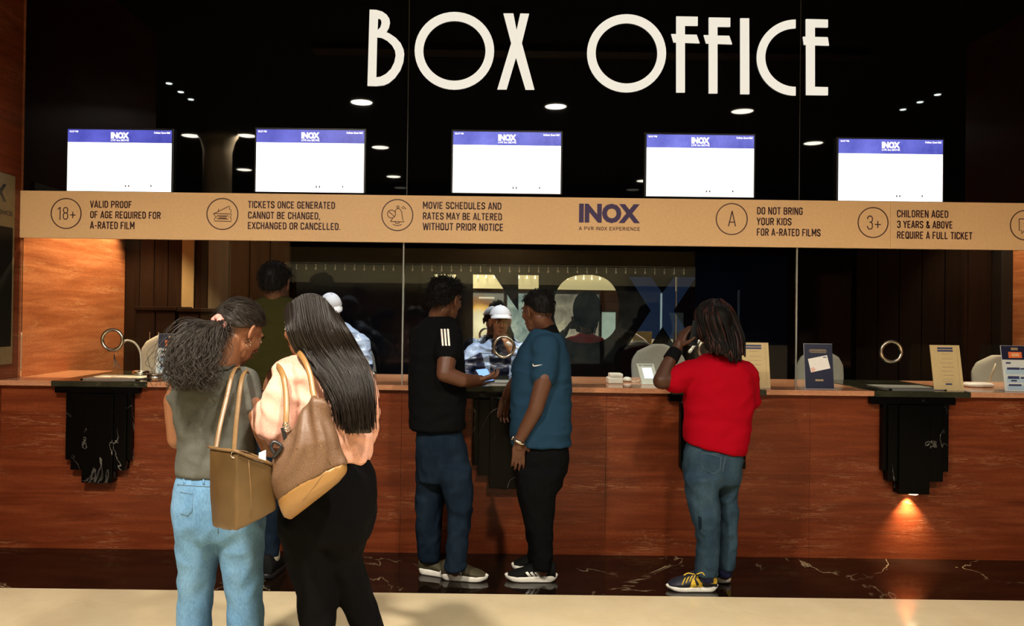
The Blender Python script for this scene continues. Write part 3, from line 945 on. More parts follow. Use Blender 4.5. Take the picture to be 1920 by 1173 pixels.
# ================================================================== screens
M['screen_white'] = plain('white lit screen', (0.9, 0.9, 0.9), 0.3, emis=(0.93, 0.96, 1.0), estr=1.35, var=0)
def header_mat(i, k):
    m, nt, b = new_mat('indigo header print')
    nz = tex_noise(nt, (1, 1, 1), 5, 4)
    lo = (0.055 + 0.05 * k, 0.06 + 0.06 * k, 0.42 + 0.15 * k)
    hi = (0.13 + 0.12 * k, 0.14 + 0.13 * k, 0.70 + 0.2 * k)
    r = ramp(nt, nz.outputs['Fac'], [(0.35, lo), (0.65, hi)])
    nt.links.new(r.outputs['Color'], b.inputs['Emission Color'])
    b.inputs['Emission Strength'].default_value = 1.0
    setp(b, (0.02, 0.02, 0.06), 0.3)
    return m
M['screen_text'] = plain('white screen print', (0.9, 0.9, 0.9), 0.4, emis=(0.95, 0.95, 1), estr=1.2, var=0)
M['screen_grey'] = plain('grey screen print', (0.1, 0.1, 0.1), 0.4, emis=(0.2, 0.2, 0.2), estr=0.3, var=0)
SCR = [(127.5, 322, 242, 356, 266, 0.0, 'first screen from the left, above the 18+ rule'), (481, 683, 242, 357.5, 266.5, 0.25, 'second screen from the left, above the ticket icon rule'),
       (850, 1052, 246, 359.5, 271, 0.75, 'third screen, at the centre of the row'), (1213, 1414, 251.5, 366, 276, 0.8, 'fourth screen, above the A rule for films'),
       (1573, 1768, 260, 375, 287, 0.5, 'fifth screen, at the far end above the 3+ rule')]
for i, (x0, x1, y0, y1, yh, k, lb) in enumerate(SCR):
    Y = YG - 0.028
    p0, p1 = W(x0, y0, Y), W(x1, y0 + (x1 - x0) * 0.0126, Y)
    zt, zb = p0.z, W(x0, y1 + 1.2, Y).z
    zb = max(zb, ZB1 + 0.003)
    zh = W(x0, yh, Y).z
    t = empty('wall_screen', ((p0.x + p1.x) / 2, YG, zb), 'white ticket display, ' + lb, 'screen', 'ticket displays above the band')
    box('bezel', p0.x - 0.012, p1.x + 0.012, Y + 0.004, YG - 0.001, zb - 0.002, zt + 0.014, M['dark_plastic'], t, 0.003)
    box('display', p0.x, p1.x, Y, Y + 0.006, zb, zh, M['screen_white'], t)
    box('header', p0.x, p1.x, Y, Y + 0.006, zh, zt, header_mat(i, k), t)
    cx = (x0 + x1) / 2; dy = (x1 - x0) * 0.0063
    text_px('lettering', 'INOX', cx - 17, cx + 17, y0 + 5 + dy, y0 + 15.5 + dy, Y - 0.001, M['screen_text'], t, 0.06)
    text_px('lettering', 'LIVE the MOVIE', cx - 17, cx + 17, y0 + 17.5 + dy, y0 + 21 + dy, Y - 0.001, M['screen_text'], t, 0.02)
    text_px('lettering', '02:27 PM', x0 + 3, x0 + 19, y0 + 2.5, y0 + 5.5, Y - 0.001, M['screen_text'], t, 0.03)
    text_px('lettering', 'Kolkata Quest Mall', x1 - 33, x1 - 3, y0 + 2.5 + 2 * dy, y0 + 5.8 + 2 * dy, Y - 0.001, M['screen_text'], t, 0.03)
    m = MB()
    for fx in (0.555, 0.585, 0.80):
        a = W(x0 + (x1 - x0) * fx, y1 - 9 + dy, Y)
        m.box(a.x - 0.004, a.x + 0.004, Y - 0.001, Y, a.z - 0.008, a.z + 0.006)
    m.build('digits', M['screen_grey'], t)

# ================================================================== counter
ct = empty('ticket_counter', (0, YC, 0), 'long red travertine ticket counter with stepped black marble brackets', 'counter')
cuts = [XL + 0.002] + [Xof(x, YC, 850) for x in (372, 752, 1136, 1518)] + [XR - 0.002]
for a, b in zip(cuts[:-1], cuts[1:]):
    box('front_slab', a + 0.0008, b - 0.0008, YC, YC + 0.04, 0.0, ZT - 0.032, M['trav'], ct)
CENT = [180, 560, 944, 1333, 1713]
HW = 85
GX = []
for c in CENT:
    x0, x1 = Xof(c - 78, YC, 725), Xof(c + 100, YC, 725)
    GX.append((x0, x1))
edges = [XL + 0.002]
for x0, x1 in GX: edges += [x0, x1]
edges.append(XR - 0.002)
for i in range(0, len(edges), 2):
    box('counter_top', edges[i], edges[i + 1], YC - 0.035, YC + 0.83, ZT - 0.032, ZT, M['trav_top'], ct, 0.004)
M['granite'] = marble('green black granite', (0.012, 0.013, 0.008), (0.3, 0.3, 0.22), 6, 0.02, 0.4, 0.06, (1, 1, 1), (0.035, 0.036, 0.022))
for x0, x1 in GX:
    box('transaction_slab', x0 + 0.001, x1 - 0.001, YC - 0.045, YC + 0.83, ZT - 0.034, ZT + 0.002, M['granite'], ct, 0.004)
    # recessed steel coin tray under the glass
    xc = (x0 + x1) / 2 + 0.02
    m = MB()
    m.box(xc - 0.17, xc + 0.17, YG - 0.14, YG + 0.16, ZT + 0.002, ZT + 0.004)
    m.box(xc - 0.18, xc - 0.165, YG - 0.15, YG + 0.17, ZT + 0.002, ZT + 0.008)
    m.box(xc + 0.165, xc + 0.18, YG - 0.15, YG + 0.17, ZT + 0.002, ZT + 0.008)
    m.box(xc - 0.18, xc + 0.18, YG - 0.15, YG - 0.138, ZT + 0.002, ZT + 0.008)
    m.box(xc - 0.18, xc + 0.18, YG + 0.158, YG + 0.17, ZT + 0.002, ZT + 0.008)
    m.build('coin_tray', M['tray_steel'], ct)
box('staff_desk', XL + 0.002, XR - 0.002, YC + 0.06, YC + 0.82, 0.72, 0.75, M['wood_d'], ct)
box('rear_panel', XL + 0.002, XR - 0.002, YC + 0.78, YC + 0.80, 0.0, 0.72, M['black_matte'], ct)
M['lens_small'] = plain('small warm lamp lens', (1, 0.9, 0.7), 0.3, emis=(1.0, 0.8, 0.5), estr=12, var=0)
for i, c in enumerate(CENT):
    dyr = (c - 180) * 0.0140
    br = None
    Y0 = YC - 0.12
    # (left, right, top, bottom) in pixels for the first bracket, Y of the face
    steps = [(-79, 79, 712, 737, YC - 0.05, 'cap_block'), (-57, 66, 737, 862, YC - 0.05, 'outer_step'), (-47, 56, 737, 881, YC - 0.065, 'middle_step'), (-26, 31, 737, 905, YC - 0.08, 'inner_step')]
    br = empty('marble_bracket', (0, 0, 0))
    br.parent = ct
    for (a, b, t0, t1, yf, nm) in steps:
        za = W(c, t0 + dyr + (0 if nm == 'cap_block' else 0), yf).z
        zb = W(c, t1 + dyr, yf).z
        top = ZT - 0.034 if nm == 'cap_block' else W(c, 737 + dyr, YC - 0.05).z
        if nm == 'cap_block': za = top
        else: za = top - 0.0005
        box(nm, Xof(c + a, yf, 800), Xof(c + b, yf, 800), yf, YC - 0.0005, zb, za, M['blackmarble'], br, 0.003)
    zl, xl = W(c, 905 + dyr, YC - 0.08).z, (Xof(c - 26, YC - 0.07, 900) + Xof(c + 31, YC - 0.07, 900)) / 2
    lit = (i == 4)
    MB().cyl((xl, YC - 0.043, zl - 0.006), 0.03, 0.006, 20).build('bracket_lamp', M['lens_small'] if lit else M['dark_plastic'], br)
    if lit:
        lamp('bracket_light', 'SPOT', (xl - 0.01, YC - 0.032, zl - 0.008), 60, (1.0, 0.76, 0.48), (xl - 0.01, YC - 0.012, 0.0), 0.012, 88, 0.9)
# ================================================================== things on and behind the counter
def office_chair(x, y, ztop, rz, wd, label):
    t = empty('office_chair', (x, y, 0), label, 'chair', 'grey staff chairs behind the counter')
    R = Matrix.Rotation(rz, 3, 'Z')
    def pt(a, b, c): 
        q = R @ Vector((a, b, 0)); return Vector((x + q.x, y + q.y, c))
    # backrest: rounded slab, the sitter faces -y (towards the glass)
    h = 0.46
    v = Vol()
    rows = []
    for k in range(9):
        f = k / 8
        wv = wd / 2 * (0.80 + 0.20 * math.sin(min(1, f * 1.6) * math.pi / 2)) * (1 if f < 0.6 else math.sqrt(max(0.03, 1 - ((f - 0.6) / 0.41) ** 2.4)))
        p = pt(0, 0.06 * math.sin(f * 1.6), ztop - h + h * f)
        rows.append((p, wv, 0.032))
    v.loft(rows, 28, 2.6)
    me = v.mesh(0.014, 4)
    me.transform(Matrix.Translation(-Vector((x, y, 0))))
    me.transform(Matrix.Rotation(rz, 4, 'Z')); me.transform(Matrix.Translation(Vector((x, y, 0))))
    link_mesh('backrest', me, M['chairgrey'], t, True)
    zs = ztop - h - 0.12
    v = Vol(); v.loft([(pt(0, -0.24, zs - 0.04), wd / 2 * 0.96, 0.22), (pt(0, -0.24, zs), wd / 2, 0.235), (pt(0, -0.24, zs + 0.03), wd / 2 * 0.93, 0.21)], 28, 3)
    link_mesh('seat', v.mesh(0.016, 3), M['chairgrey'], t, True)
    MB().tube([pt(0, 0.03, ztop - 0.3), pt(0, 0.05, zs + 0.05), pt(0, 0.0, zs - 0.06), pt(0, -0.2, zs - 0.06)], 0.02, 8).build('back_bracket', M['dark_plastic'], t, True)
    MB().tube([pt(0, -0.22, zs - 0.04), pt(0, -0.22, 0.3), pt(0, -0.22, 0.08)], [0.025, 0.025, 0.035], 12).build('gas_column', M['chrome'], t, True)
    for k in range(5):
        a = k * 2 * math.pi / 5 + 0.3
        e = pt(0.27 * math.cos(a), -0.22 + 0.27 * math.sin(a), 0.07)
        lg = MB().tube([pt(0, -0.22, 0.11), e], [0.026, 0.016], 8).build('base_arm', M['dark_plastic'], t, True)
        MB().tube([e + Vector((-0.02, 0, -0.042)), e + Vector((0.02, 0, -0.042))], 0.027, 10).build('caster', M['dark_plastic'], lg, True)
    return t
CH = [(306, 626, 6.18, 0.0, 0.40, 'grey staff chair behind the navy price card at the left end'),
      (690, 645, 6.24, 1.1, 0.36, 'grey staff chair behind the capped clerk near the pink sweater'),
      (1238, 645, 6.20, 0.0, 0.44, 'grey staff chair left of the man in the red shirt'),
      (1540, 655, 6.20, -0.1, 0.37, 'grey staff chair behind the navy gift card stand'),
      (1878, 666, 6.20, -0.1, 0.42, 'grey staff chair at the far right end of the booth')]
for px, py, Y, rz, wd, lb in CH:
    p = W(px, py, Y)
    office_chair(p.x, p.y, p.z, rz, wd, lb)

def card_frame(px0, px1, ptop, pbot, Y, lean=0.05, skew=0.0):
    """returns a function (u, v, d) -> point on a card face; u 0..1 across, v 0..1 up, d out towards the viewer"""
    a, b = W(px0, pbot, Y), W(px1, pbot + (px1 - px0) * 0.0126, Y)
    top = W(px0, ptop, Y)
    a.z = b.z = ZT + 0.0012
    h = top.z - a.z
    u = Vector((b.x - a.x, 0, 0)); v = Vector((skew, lean, h)); n = u.cross(v).normalized()
    if n.y > 0: n = -n
    return lambda s, t, d=0.0: a + u * s + v * t + n * d, n

def quad_on(f, rects, d, th=0.0006):
    m = MB()
    for s0, s1, t0, t1 in rects:
        vs = [f(s0, t0, d), f(s1, t0, d), f(s1, t1, d), f(s0, t1, d), f(s0, t0, d + th), f(s1, t0, d + th), f(s1, t1, d + th), f(s0, t1, d + th)]
        m.add(vs, [(3, 2, 1, 0), (4, 5, 6, 7), (0, 1, 5, 4), (1, 2, 6, 5), (2, 3, 7, 6), (3, 0, 4, 7)])
    return m

M['orange'] = plain('orange pill print', (0.75, 0.17, 0.05), 0.4, var=0.08)
M['paleblue'] = plain('pale blue print', (0.40, 0.55, 0.66), 0.4, var=0.08, nscale=90)
M['offwhite'] = plain('off white print', (0.62, 0.66, 0.64), 0.4, var=0.04)
M['peach'] = plain('peach print', (0.75, 0.42, 0.2), 0.5, var=0.05)
M['gold'] = plain('dull gold print', (0.35, 0.26, 0.14), 0.4, var=0.1)
M['darkblue_ink'] = plain('dark blue print', (0.03, 0.04, 0.12), 0.5, var=0.1)
M['acrylic_edge'] = plain('acrylic edge', (0.35, 0.36, 0.36), 0.15, var=0)

def price_card(px0, px1, ptop, pbot, Y, label):
    f, n = card_frame(px0, px1, ptop, pbot, Y, 0.05)
    c = f(0.5, 0)
    t = empty('price_card', tuple(c), label, 'card stand')
    quad_on(f, [(0, 1, 0, 1)], -0.004, 0.004).build('backing', M['offwhite'], t)
    quad_on(f, [(0.012, 0.988, 0.69, 0.995)], 0, 0.0008).build('header', M['navy_card'], t)
    quad_on(f, [(0.25, 0.72, 0.73, 0.86)], 0.0008).build('price_pill', M['orange'], t)
    quad_on(f, [(0.36, 0.62, 0.765, 0.825)], 0.0016).build('price_print', M['peach'], t)
    quad_on(f, [(0.36, 0.6, 0.90, 0.955)], 0.0008).build('logo_print', M['gold'], t)
    quad_on(f, [(0.1, 0.92, 0.37, 0.50), (0.1, 0.92, 0.19, 0.31), (0.1, 0.92, 0.03, 0.13)], 0).build('row_panel', M['paleblue'], t)
    quad_on(f, [(0.13, 0.3, 0.60, 0.635), (0.15, 0.60, 0.47, 0.52), (0.62, 0.85, 0.475, 0.51), (0.15, 0.55, 0.27, 0.33), (0.25, 0.45, 0.215, 0.25), (0.6, 0.85, 0.275, 0.315), (0.15, 0.60, 0.115, 0.155)], 0.0008).build('text_line', M['darkblue_ink'], t)
    m = MB(); m.box(f(0, 0).x, f(1, 0).x, f(0, 0).y, f(0, 0).y + 0.07, ZT + 0.0005, ZT + 0.003)
    m.build('foot', M['acrylic_edge'], t)
    return t
price_card(290, 345, 625.5, 712, 5.10, 'navy and white price card with an orange pill at the left end of the counter')
price_card(1884.5, 1938, 648, 733, 5.06, 'navy and white price card with an orange pill at the right end of the counter')

def menu_card(px0, px1, ptop, pbot, Y, skew, label):
    f, n = card_frame(px0, px1, ptop, pbot, Y, 0.05, skew)
    t = empty('menu_card', tuple(f(0.5, 0)), label, 'card stand')
    quad_on(f, [(0, 1, 0, 1)], -0.004, 0.004).build('board', M['cream_card'], t)
    quad_on(f, [(0.24, 0.76, 0.91, 0.95), (0.24, 0.76, 0.855, 0.895)], 0).build('heading', M['darkblue_ink'], t)
    quad_on(f, [(0.36, 0.66, 0.80, 0.812), (0.36, 0.72, 0.69, 0.702), (0.3, 0.74, 0.60, 0.61), (0.34, 0.72, 0.505, 0.518), (0.3, 0.68, 0.42, 0.43), (0.36, 0.7, 0.33, 0.342), (0.34, 0.68, 0.25, 0.26), (0.3, 0.7, 0.20, 0.21)], 0).build('text_line', M['gold'], t)
    quad_on(f, [(0.40, 0.62, 0.125, 0.16)], 0).build('logo_print', M['darkblue_ink'], t)
    quad_on(f, [(0.885, 0.893, 0.06, 0.97)], 0).build('margin_line', M['gold'], t)
    m = MB(); m.box(f(0, 0).x, f(1, 0).x, f(0, 0).y, f(0, 0).y + 0.06, ZT + 0.0005, ZT + 0.003)
    m.build('foot', M['acrylic_edge'], t)
    return t
menu_card(1752, 1808, 647, 730, 5.05, -0.004, 'cream menu card with blue heading, leaning left of the white router')
menu_card(1388, 1445, 642, 727, 5.06, 0.0, 'cream menu card with blue heading beside the red shirt')

f, n = card_frame(1510, 1564, 644, 728, 5.06, 0.05, 0.006)
t = empty('gift_card_stand', tuple(f(0.5, 0)), 'navy card stand printed with a white gift card', 'card stand')
quad_on(f, [(0, 1, 0, 1)], -0.006, 0.006).build('board', M['navy_card'], t)
quad_on(f, [(-0.008, 0.008, 0, 1), (-0.008, 1.008, 0.992, 1.0)], 0).build('edge', M['acrylic_edge'], t)
quad_on(f, [(0.2, 0.78, 0.855, 0.868), (0.18, 0.8, 0.825, 0.838), (0.22, 0.78, 0.795, 0.806)], 0).build('text_line', M['gold'], t)
m = MB()
ca = [(0.13, 0.655), (0.80, 0.745), (0.90, 0.455), (0.22, 0.36)]
m.add([f(*c, 0.0006) for c in ca] + [f(*c, 0.0016) for c in ca], [(0, 1, 2, 3), (7, 6, 5, 4), (0, 4, 5, 1), (1, 5, 6, 2), (2, 6, 7, 3), (3, 7, 4, 0)])
m.build('printed_gift_card', M['white'], t)
quad_on(f, [(0.66, 0.78, 0.685, 0.705)], 0.0018).build('logo_print', M['darkblue_ink'], t)
m = MB()
for a in range(5):
    an = a * 1.256
    m.add([f(0.30, 0.42, 0.0018), f(0.30 + 0.11 * math.cos(an), 0.42 + 0.07 * math.sin(an), 0.0018), f(0.30 + 0.06 * math.cos(an + 0.6), 0.42 + 0.04 * math.sin(an + 0.6), 0.0018)], [(0, 1, 2)])
m.build('flower_print', M['orange'], t)
quad_on(f, [(0.36, 0.64, 0.17, 0.21)], 0).build('logo_print', M['gold'], t)
m = MB(); m.box(f(0, 0).x, f(1, 0).x, f(0, 0).y, f(0, 0).y + 0.06, ZT + 0.0005, ZT + 0.003)
m.build('foot', M['acrylic_edge'], t)

# gooseneck microphones
def gooseneck(pts, base, label, mat, r=0.0065, round_base=True):
    b = Vector(base); b.z = ZT
    t = empty('gooseneck_microphone', tuple(b), label, 'microphone')
    z0 = ZT + 0.0025
    if round_base:
        MB().tube([b + Vector((0, 0, 0.0025)), b + Vector((0, 0, 0.03)), b + Vector((0, 0, 0.036))], [0.055, 0.055, 0.045], 24).build('base', M['steel'], t, True)
    else:
        MB().box(b.x - 0.045, b.x + 0.045, b.y - 0.06, b.y + 0.06, z0, z0 + 0.045, 0.006).build('base', M['steel'], t)
    path = bez([Vector((b.x, b.y, z0 + 0.03))] + pts, 8)
    MB().tube(path, r, 8).build('neck', mat, t, True)
    e = Vector(path[-1]); d = (e - Vector(path[-3])).normalized()
    MB().tube([e - d * 0.004, e + d * 0.014, e + d * 0.03, e + d * 0.036], [0.008, 0.012, 0.011, 0.004], 10).build('capsule', mat, t, True)
M['neck_w'] = plain('pale flexible neck', (0.62, 0.60, 0.54), 0.35, var=0.05)
gooseneck([W(265, 690, 5.42), W(263, 660, 5.42), W(253, 643, 5.40), W(240, 638, 5.36), W(234, 639, 5.32)], W(264, 702, 5.42), 'curved gooseneck microphone behind the leftmost speech ring', M['neck_w'])
gooseneck([W(691, 685, 5.40), W(686, 672, 5.40), W(668, 657, 5.40), W(646, 644, 5.40), W(634, 628, 5.40), W(629, 610, 5.40)], W(692, 702, 5.40), 'white gooseneck microphone reaching towards the capped clerk beside the pink sweater', M['neck_w'], 0.0062, False)
gooseneck([W(1004, 688, 5.45), W(1002, 668, 5.45), W(990, 660, 5.44), W(968, 651, 5.43), W(958, 646, 5.42)], W(1006, 704, 5.45), 'gooseneck microphone half hidden behind the man in the blue polo', M['white'], 0.0062)
gooseneck([W(1372, 690, 5.40), W(1374, 668, 5.40), W(1352, 650, 5.40), W(1325, 636, 5.40), W(1308, 641, 5.40), W(1297, 654, 5.38)], W(1400, 704, 5.40), 'gooseneck microphone in front of the man in the red shirt', M['white'], 0.010)

# round steel container beside the left card
p = W(291, 713, 5.06)
t = empty('steel_tin', (p.x, p.y, ZT + 0.002), 'round brushed steel tin beside the left price card', 'tin')
MB().tube([(p.x, p.y, ZT + 0.0025), (p.x, p.y, ZT + 0.006), (p.x, p.y, ZT + 0.038)], [0.046, 0.05, 0.05], 28).build('body', M['steel'], t, True)
MB().tube([(p.x, p.y, ZT + 0.0385), (p.x, p.y, ZT + 0.045), (p.x, p.y, ZT + 0.047)], [0.052, 0.052, 0.04], 28).build('lid', M['steel'], t, True)

# dark cables hanging from the first speech ring
p = W(213, 664, YG + 0.03)
t = empty('cable_bundle', tuple(p), 'three thin dark red cables hanging below the leftmost speech ring', 'cables')
M['cable_red'] = plain('dark red cable', (0.045, 0.012, 0.01), 0.5, var=0)
for (x1, y1) in ((214, 692), (221, 693), (227, 692)):
    MB().tube(bez([W(214, 663, YG + 0.022), W(214 + (x1 - 214) * 0.2, 674, YG + 0.03), W(x1, y1, YG + 0.14)], 5), 0.0032, 6).build('cable', M['cable_red'], t, True)

# white receipt printer, mouse, small terminal, router, papers
p = W(1152, 713, 5.30)
t = empty('receipt_printer', (p.x, p.y, ZT), 'small white box-shaped receipt printer left of the grey chair', 'printer')
MB().box(p.x - 0.048, p.x + 0.048, p.y - 0.05, p.y + 0.05, ZT + 0.001, ZT + 0.042, 0.008).build('body', M['white'], t)
MB().box(p.x - 0.036, p.x + 0.05, p.y - 0.048, p.y + 0.052, ZT + 0.0425, ZT + 0.068, 0.01).build('lid', M['white'], t)
p = W(1176, 711, 5.45)
t = empty('computer_mouse', (p.x, p.y, ZT), 'pale computer mouse right of the white receipt printer', 'mouse')
v = Vol(); v.ell((p.x, p.y, ZT + 0.013), (0.03, 0.05, 0.02)); v.ell((p.x, p.y, ZT + 0.008), (0.032, 0.052, 0.007))
link_mesh('body', v.mesh(0.004, 3), M['offwhite'], t, True)
MB().tube(bez([(p.x + 0.02, p.y - 0.045, ZT + 0.008), (p.x + 0.05, p.y - 0.06, ZT + 0.004), (p.x + 0.075, p.y - 0.04, ZT + 0.012), (p.x + 0.08, p.y + 0.02, ZT + 0.004)], 6), 0.003, 6).build('cord', M['white'], t, True)

f, n = card_frame(1208, 1236, 682, 722, 5.22, -0.02, 0.012)
f2, n2 = card_frame(1204, 1236, 682, 722, 5.24, 0.04, -0.03)
t = empty('card_terminal', tuple(f2(0.5, 0)), 'small grey payment terminal with a lit white screen by the raised elbow', 'terminal')
quad_on(f2, [(0, 1, 0, 1)], -0.012, 0.012).build('housing', M['offwhite'], t)
quad_on(f2, [(0.24, 0.80, 0.28, 0.80)], 0).build('screen', plain('pale lit screen', (0.7, 0.75, 0.85), 0.3, emis=(0.75, 0.8, 1.0), estr=0.75, var=0), t)
quad_on(f2, [(0.08, 0.3, 0.88, 0.96), (0.35, 0.92, 0.88, 0.96)], 0).build('label_strip', M['acrylic_edge'], t)
m = MB(); q0 = f2(0, 0); q1 = f2(1, 0); m.box(q0.x - 0.004, q1.x + 0.004, q0.y - 0.01, q0.y + 0.06, ZT + 0.0005, ZT + 0.006, 0.002); m.build('base', M['offwhite'], t)

p = W(1834, 716, 5.36)
t = empty('wifi_router', (p.x, p.y, ZT), 'flat white router with one raised antenna in front of the far right chair', 'router')
v = Vol(); v.loft([((p.x, p.y, ZT + 0.002), 0.09, 0.06), ((p.x, p.y, ZT + 0.016), 0.095, 0.065), ((p.x, p.y, ZT + 0.03), 0.08, 0.055)], 28, 3)
link_mesh('body', v.mesh(0.006, 2), M['white'], t, True)
a0, a1 = W(1853, 712, 5.40), W(1867, 681, 5.40)
a0.z = ZT + 0.02
MB().tube([a0, a0.lerp(a1, 0.5), a1], [0.007, 0.006, 0.004], 8).build('antenna', plain('ivory plastic', (0.6, 0.5, 0.34), 0.4, var=0), t, True)

p = W(1272, 727, 5.12)
t = empty('leaflet', (p.x, p.y, ZT + 0.003), 'pale blue and white leaflet on the counter under the raised elbow', 'paper')
MB().obox((p.x, p.y, ZT + 0.004), (0.09, 0.03, 0), (-0.03, 0.06, 0), (0, 0, 0.0008)).build('sheet', M['offwhite'], t)
MB().obox((p.x + 0.01, p.y + 0.02, ZT + 0.0055), (0.06, 0.02, 0), (-0.01, 0.022, 0), (0, 0, 0.0004)).build('printed_panel', M['paleblue'], t)
p = W(1412, 722, 5.03)
t = empty('hand_sanitiser', (p.x, p.y, ZT + 0.002), 'small white pump pot half hidden beside the red shirt', 'bottle')
MB().tube([(p.x, p.y, ZT + 0.001), (p.x, p.y, ZT + 0.05), (p.x, p.y, ZT + 0.055)], [0.018, 0.018, 0.014], 18).build('pot', M['white'], t, True)
MB().tube([(p.x, p.y, ZT + 0.0555), (p.x, p.y, ZT + 0.064)], [0.016, 0.015], 18).build('cap', M['offwhite'], t, True)

# low wooden cabinets along the back wall at the left
for (a, b, ytop, lb) in ((252, 330, 574, 'left one of two low dark wooden cabinets at the back of the booth'), (333, 416, 577, 'right one of two low dark wooden cabinets at the back of the booth')):
    Y0 = YB - 0.42
    x0, x1 = Xof(a, Y0), Xof(b, Y0)
    zt = W(a, ytop, Y0).z
    t = empty('wooden_cabinet', ((x0 + x1) / 2, Y0, 0), lb, 'cabinet')
    box('carcass', x0, x1, Y0 + 0.02, YB - 0.08, 0.0, zt - 0.03, M['wood_v'], t)
    box('cabinet_top', x0 - 0.005, x1 + 0.005, Y0 - 0.005, YB - 0.08, zt - 0.03, zt, M['wood_v'], t, 0.004)
    xm = (x0 + x1) / 2
    for u, v_ in ((x0 + 0.008, xm - 0.004), (xm + 0.004, x1 - 0.008)):
        dr = box('door', u, v_, Y0, Y0 + 0.02, 0.06, zt - 0.04, M['wood_v'], t, 0.004)
        hx = v_ - 0.03 if v_ < xm else u + 0.03
        MB().tube([(hx, Y0 - 0.015, zt - 0.2), (hx, Y0 - 0.015, zt - 0.32)], 0.005, 8).build('handle', M['steel'], dr)

# mirror letters on a dark board
YM = 6.62
bx0, bx1 = Xof(560, YM), Xof(1322, YM)
t = empty('mirror_sign', ((bx0 + bx1) / 2, YM, 1.3), 'dark board behind the clerks with large mirror letters INOX', 'sign')
Rm = Matrix.Translation(MC) @ Matrix.Rotation(TH, 4, 'Z') @ Matrix.Translation(-MC)
mb_ = MB().box(bx0, bx1, 6.585, 6.62, 0.0, 2.6, 0.004)
me = mb_.mesh(); me.transform(Rm); link_mesh('board', me, M['black_gloss'], t)
M['mirror'] = plain('mirror letter face', (0.80, 0.80, 0.76), 0.01, 1.0, var=0)
def mirror_letter(sp):
    s2 = []
    for pts in sp:
        q = []
        for x, y in pts:
            d = ray(x, y); tt = (MC - CAM).dot(MN) / d.dot(MN)
            w_ = Rm.inverted() @ (CAM + d * tt)
            q.append((w_.x, w_.z))
        s2.append(q)
    me = curve_mesh(s2, 0.02)
    me.transform(Rm @ Matrix.Translation((0, 6.571, 0)) @ STAND)
    link_mesh('letter', me, M['mirror'], t)
mirror_letter([[(815, 514), (855, 514.5), (855, 644), (815, 643)]])
mirror_letter([[(887, 514.5), (926, 515), (972, 583), (972, 515.5), (1010, 516), (1010, 646), (972, 645.5), (926, 577), (926, 645), (887, 644.5)]])
def sup(cx, cy, rx, ry, e, n=44):
    o = []
    for i in range(n):
        a = 2 * math.pi * i / n
        c, s = math.cos(a), math.sin(a)
        o.append((cx + rx * abs(c) ** (2 / e) * (1 if c > 0 else -1), cy + ry * abs(s) ** (2 / e) * (1 if s > 0 else -1)))
    return o
mirror_letter([sup(1099.5, 579, 61, 64, 2.5), sup(1101, 580, 27, 35, 2.1)])
mirror_letter([[(1179, 518.5), (1221, 519), (1242, 549), (1264, 519), (1305, 519.5), (1263, 582), (1307, 648), (1265, 648), (1242, 612), (1220, 647.5), (1178, 647), (1220, 582)]])

# directory poster on the left return wall
t = empty('wall_poster', (XL, 4.6, 1.5), 'tall olive wall poster partly cut by the left picture edge', 'poster')
zt_, zb_ = 2.33, 1.14
box('panel', XL, XL + 0.015, 3.4, 5.09, zb_, zt_, plain('olive poster print', (0.16, 0.11, 0.045), 0.5, var=0.1), t)
box('dark_field', XL + 0.015, XL + 0.016, 3.44, 5.07, 1.25, 2.0, plain('dark poster field', (0.006, 0.0055, 0.004), 0.5, 0, 0.1, var=0.1), t)
me = text_mesh('INOX', 0.05)
def wall_text(s, y0, y1, zb, zt, mat, nm='lettering', bold=0.04):
    me = text_mesh(s, bold)
    vs = np.array([v.co[:] for v in me.vertices]); a, b = vs[:, 0].min(), vs[:, 0].max()
    for v in me.vertices:
        v.co = (XL + 0.0165, y0 + (v.co.x - a) / (b - a) * (y1 - y0), zb + v.co.y / 0.7 * (zt - zb))
    link_mesh(nm, me, mat, t)
wall_text('INOX', 4.62, 4.995, 2.16, 2.26, M['dark_plastic'])
wall_text('A PVR INOX EXPERIENCE', 4.40, 5.06, 2.075, 2.10, M['dark_plastic'])
# ================================================================== people
def rotm(fwd, up=(0, 0, 1)):
    f = Vector(fwd).normalized()
    u = Vector(up); u = (u - f * u.dot(f)).normalized()
    r = f.cross(u)
    return np.array([[r.x, f.x, u.x], [r.y, f.y, u.y], [r.z, f.z, u.z]])      # columns: right, forward, up

class Head:
    def __init__(s, c, fwd, up=(0, 0, 1), k=1.0):
        s.c = np.array(c, float); s.R = rotm(fwd, up); s.k = k
    def p(s, x, y, z):
        return s.c + s.R @ (np.array([x, y, z]) * s.k)
    def d(s, x, y, z):
        return s.R @ np.array([x, y, z])

def add_head(v, h, neck_base, rn=0.052, beard=False):
    k = h.k; R = h.R
    E = lambda c, r, q=None: v.ell(h.p(*c), np.array(r) * k, R if q is None else R @ q)
    E((0, -.012, .032), (.073, .094, .082))
    E((0, .030, -.025), (.060, .060, .080))
    E((0, .042, -.068), (.048, .046, .045))
    E((0, .062, -.092), (.026, .024, .020))
    E((0, .074, .030), (.052, .016, .012))
    for s_ in (-1, 1):
        E((s_ * .038, .060, -.018), (.022, .024, .022))
        q = np.array(Matrix.Rotation(s_ * 0.35, 3, 'Z'))
        E((s_ * .078, -.010, -.008), (.008, .020, .033), q)
        E((s_ * .084, -.018, .004), (.006, .014, .020), q)
        E((s_ * .012, .100, -.026), (.009, .010, .008))
        E((s_ * .031, .080, .008), (.016, .010, .007))
    v.cap(h.p(0, .088, .018), h.p(0, .110, -.020), .009 * k, .013 * k)
    E((0, .092, -.052), (.022, .010, .006))
    E((0, .090, -.062), (.019, .010, .007))
    v.cap(h.p(0, -.020, -.045), neck_base, rn * k, rn * 1.08)

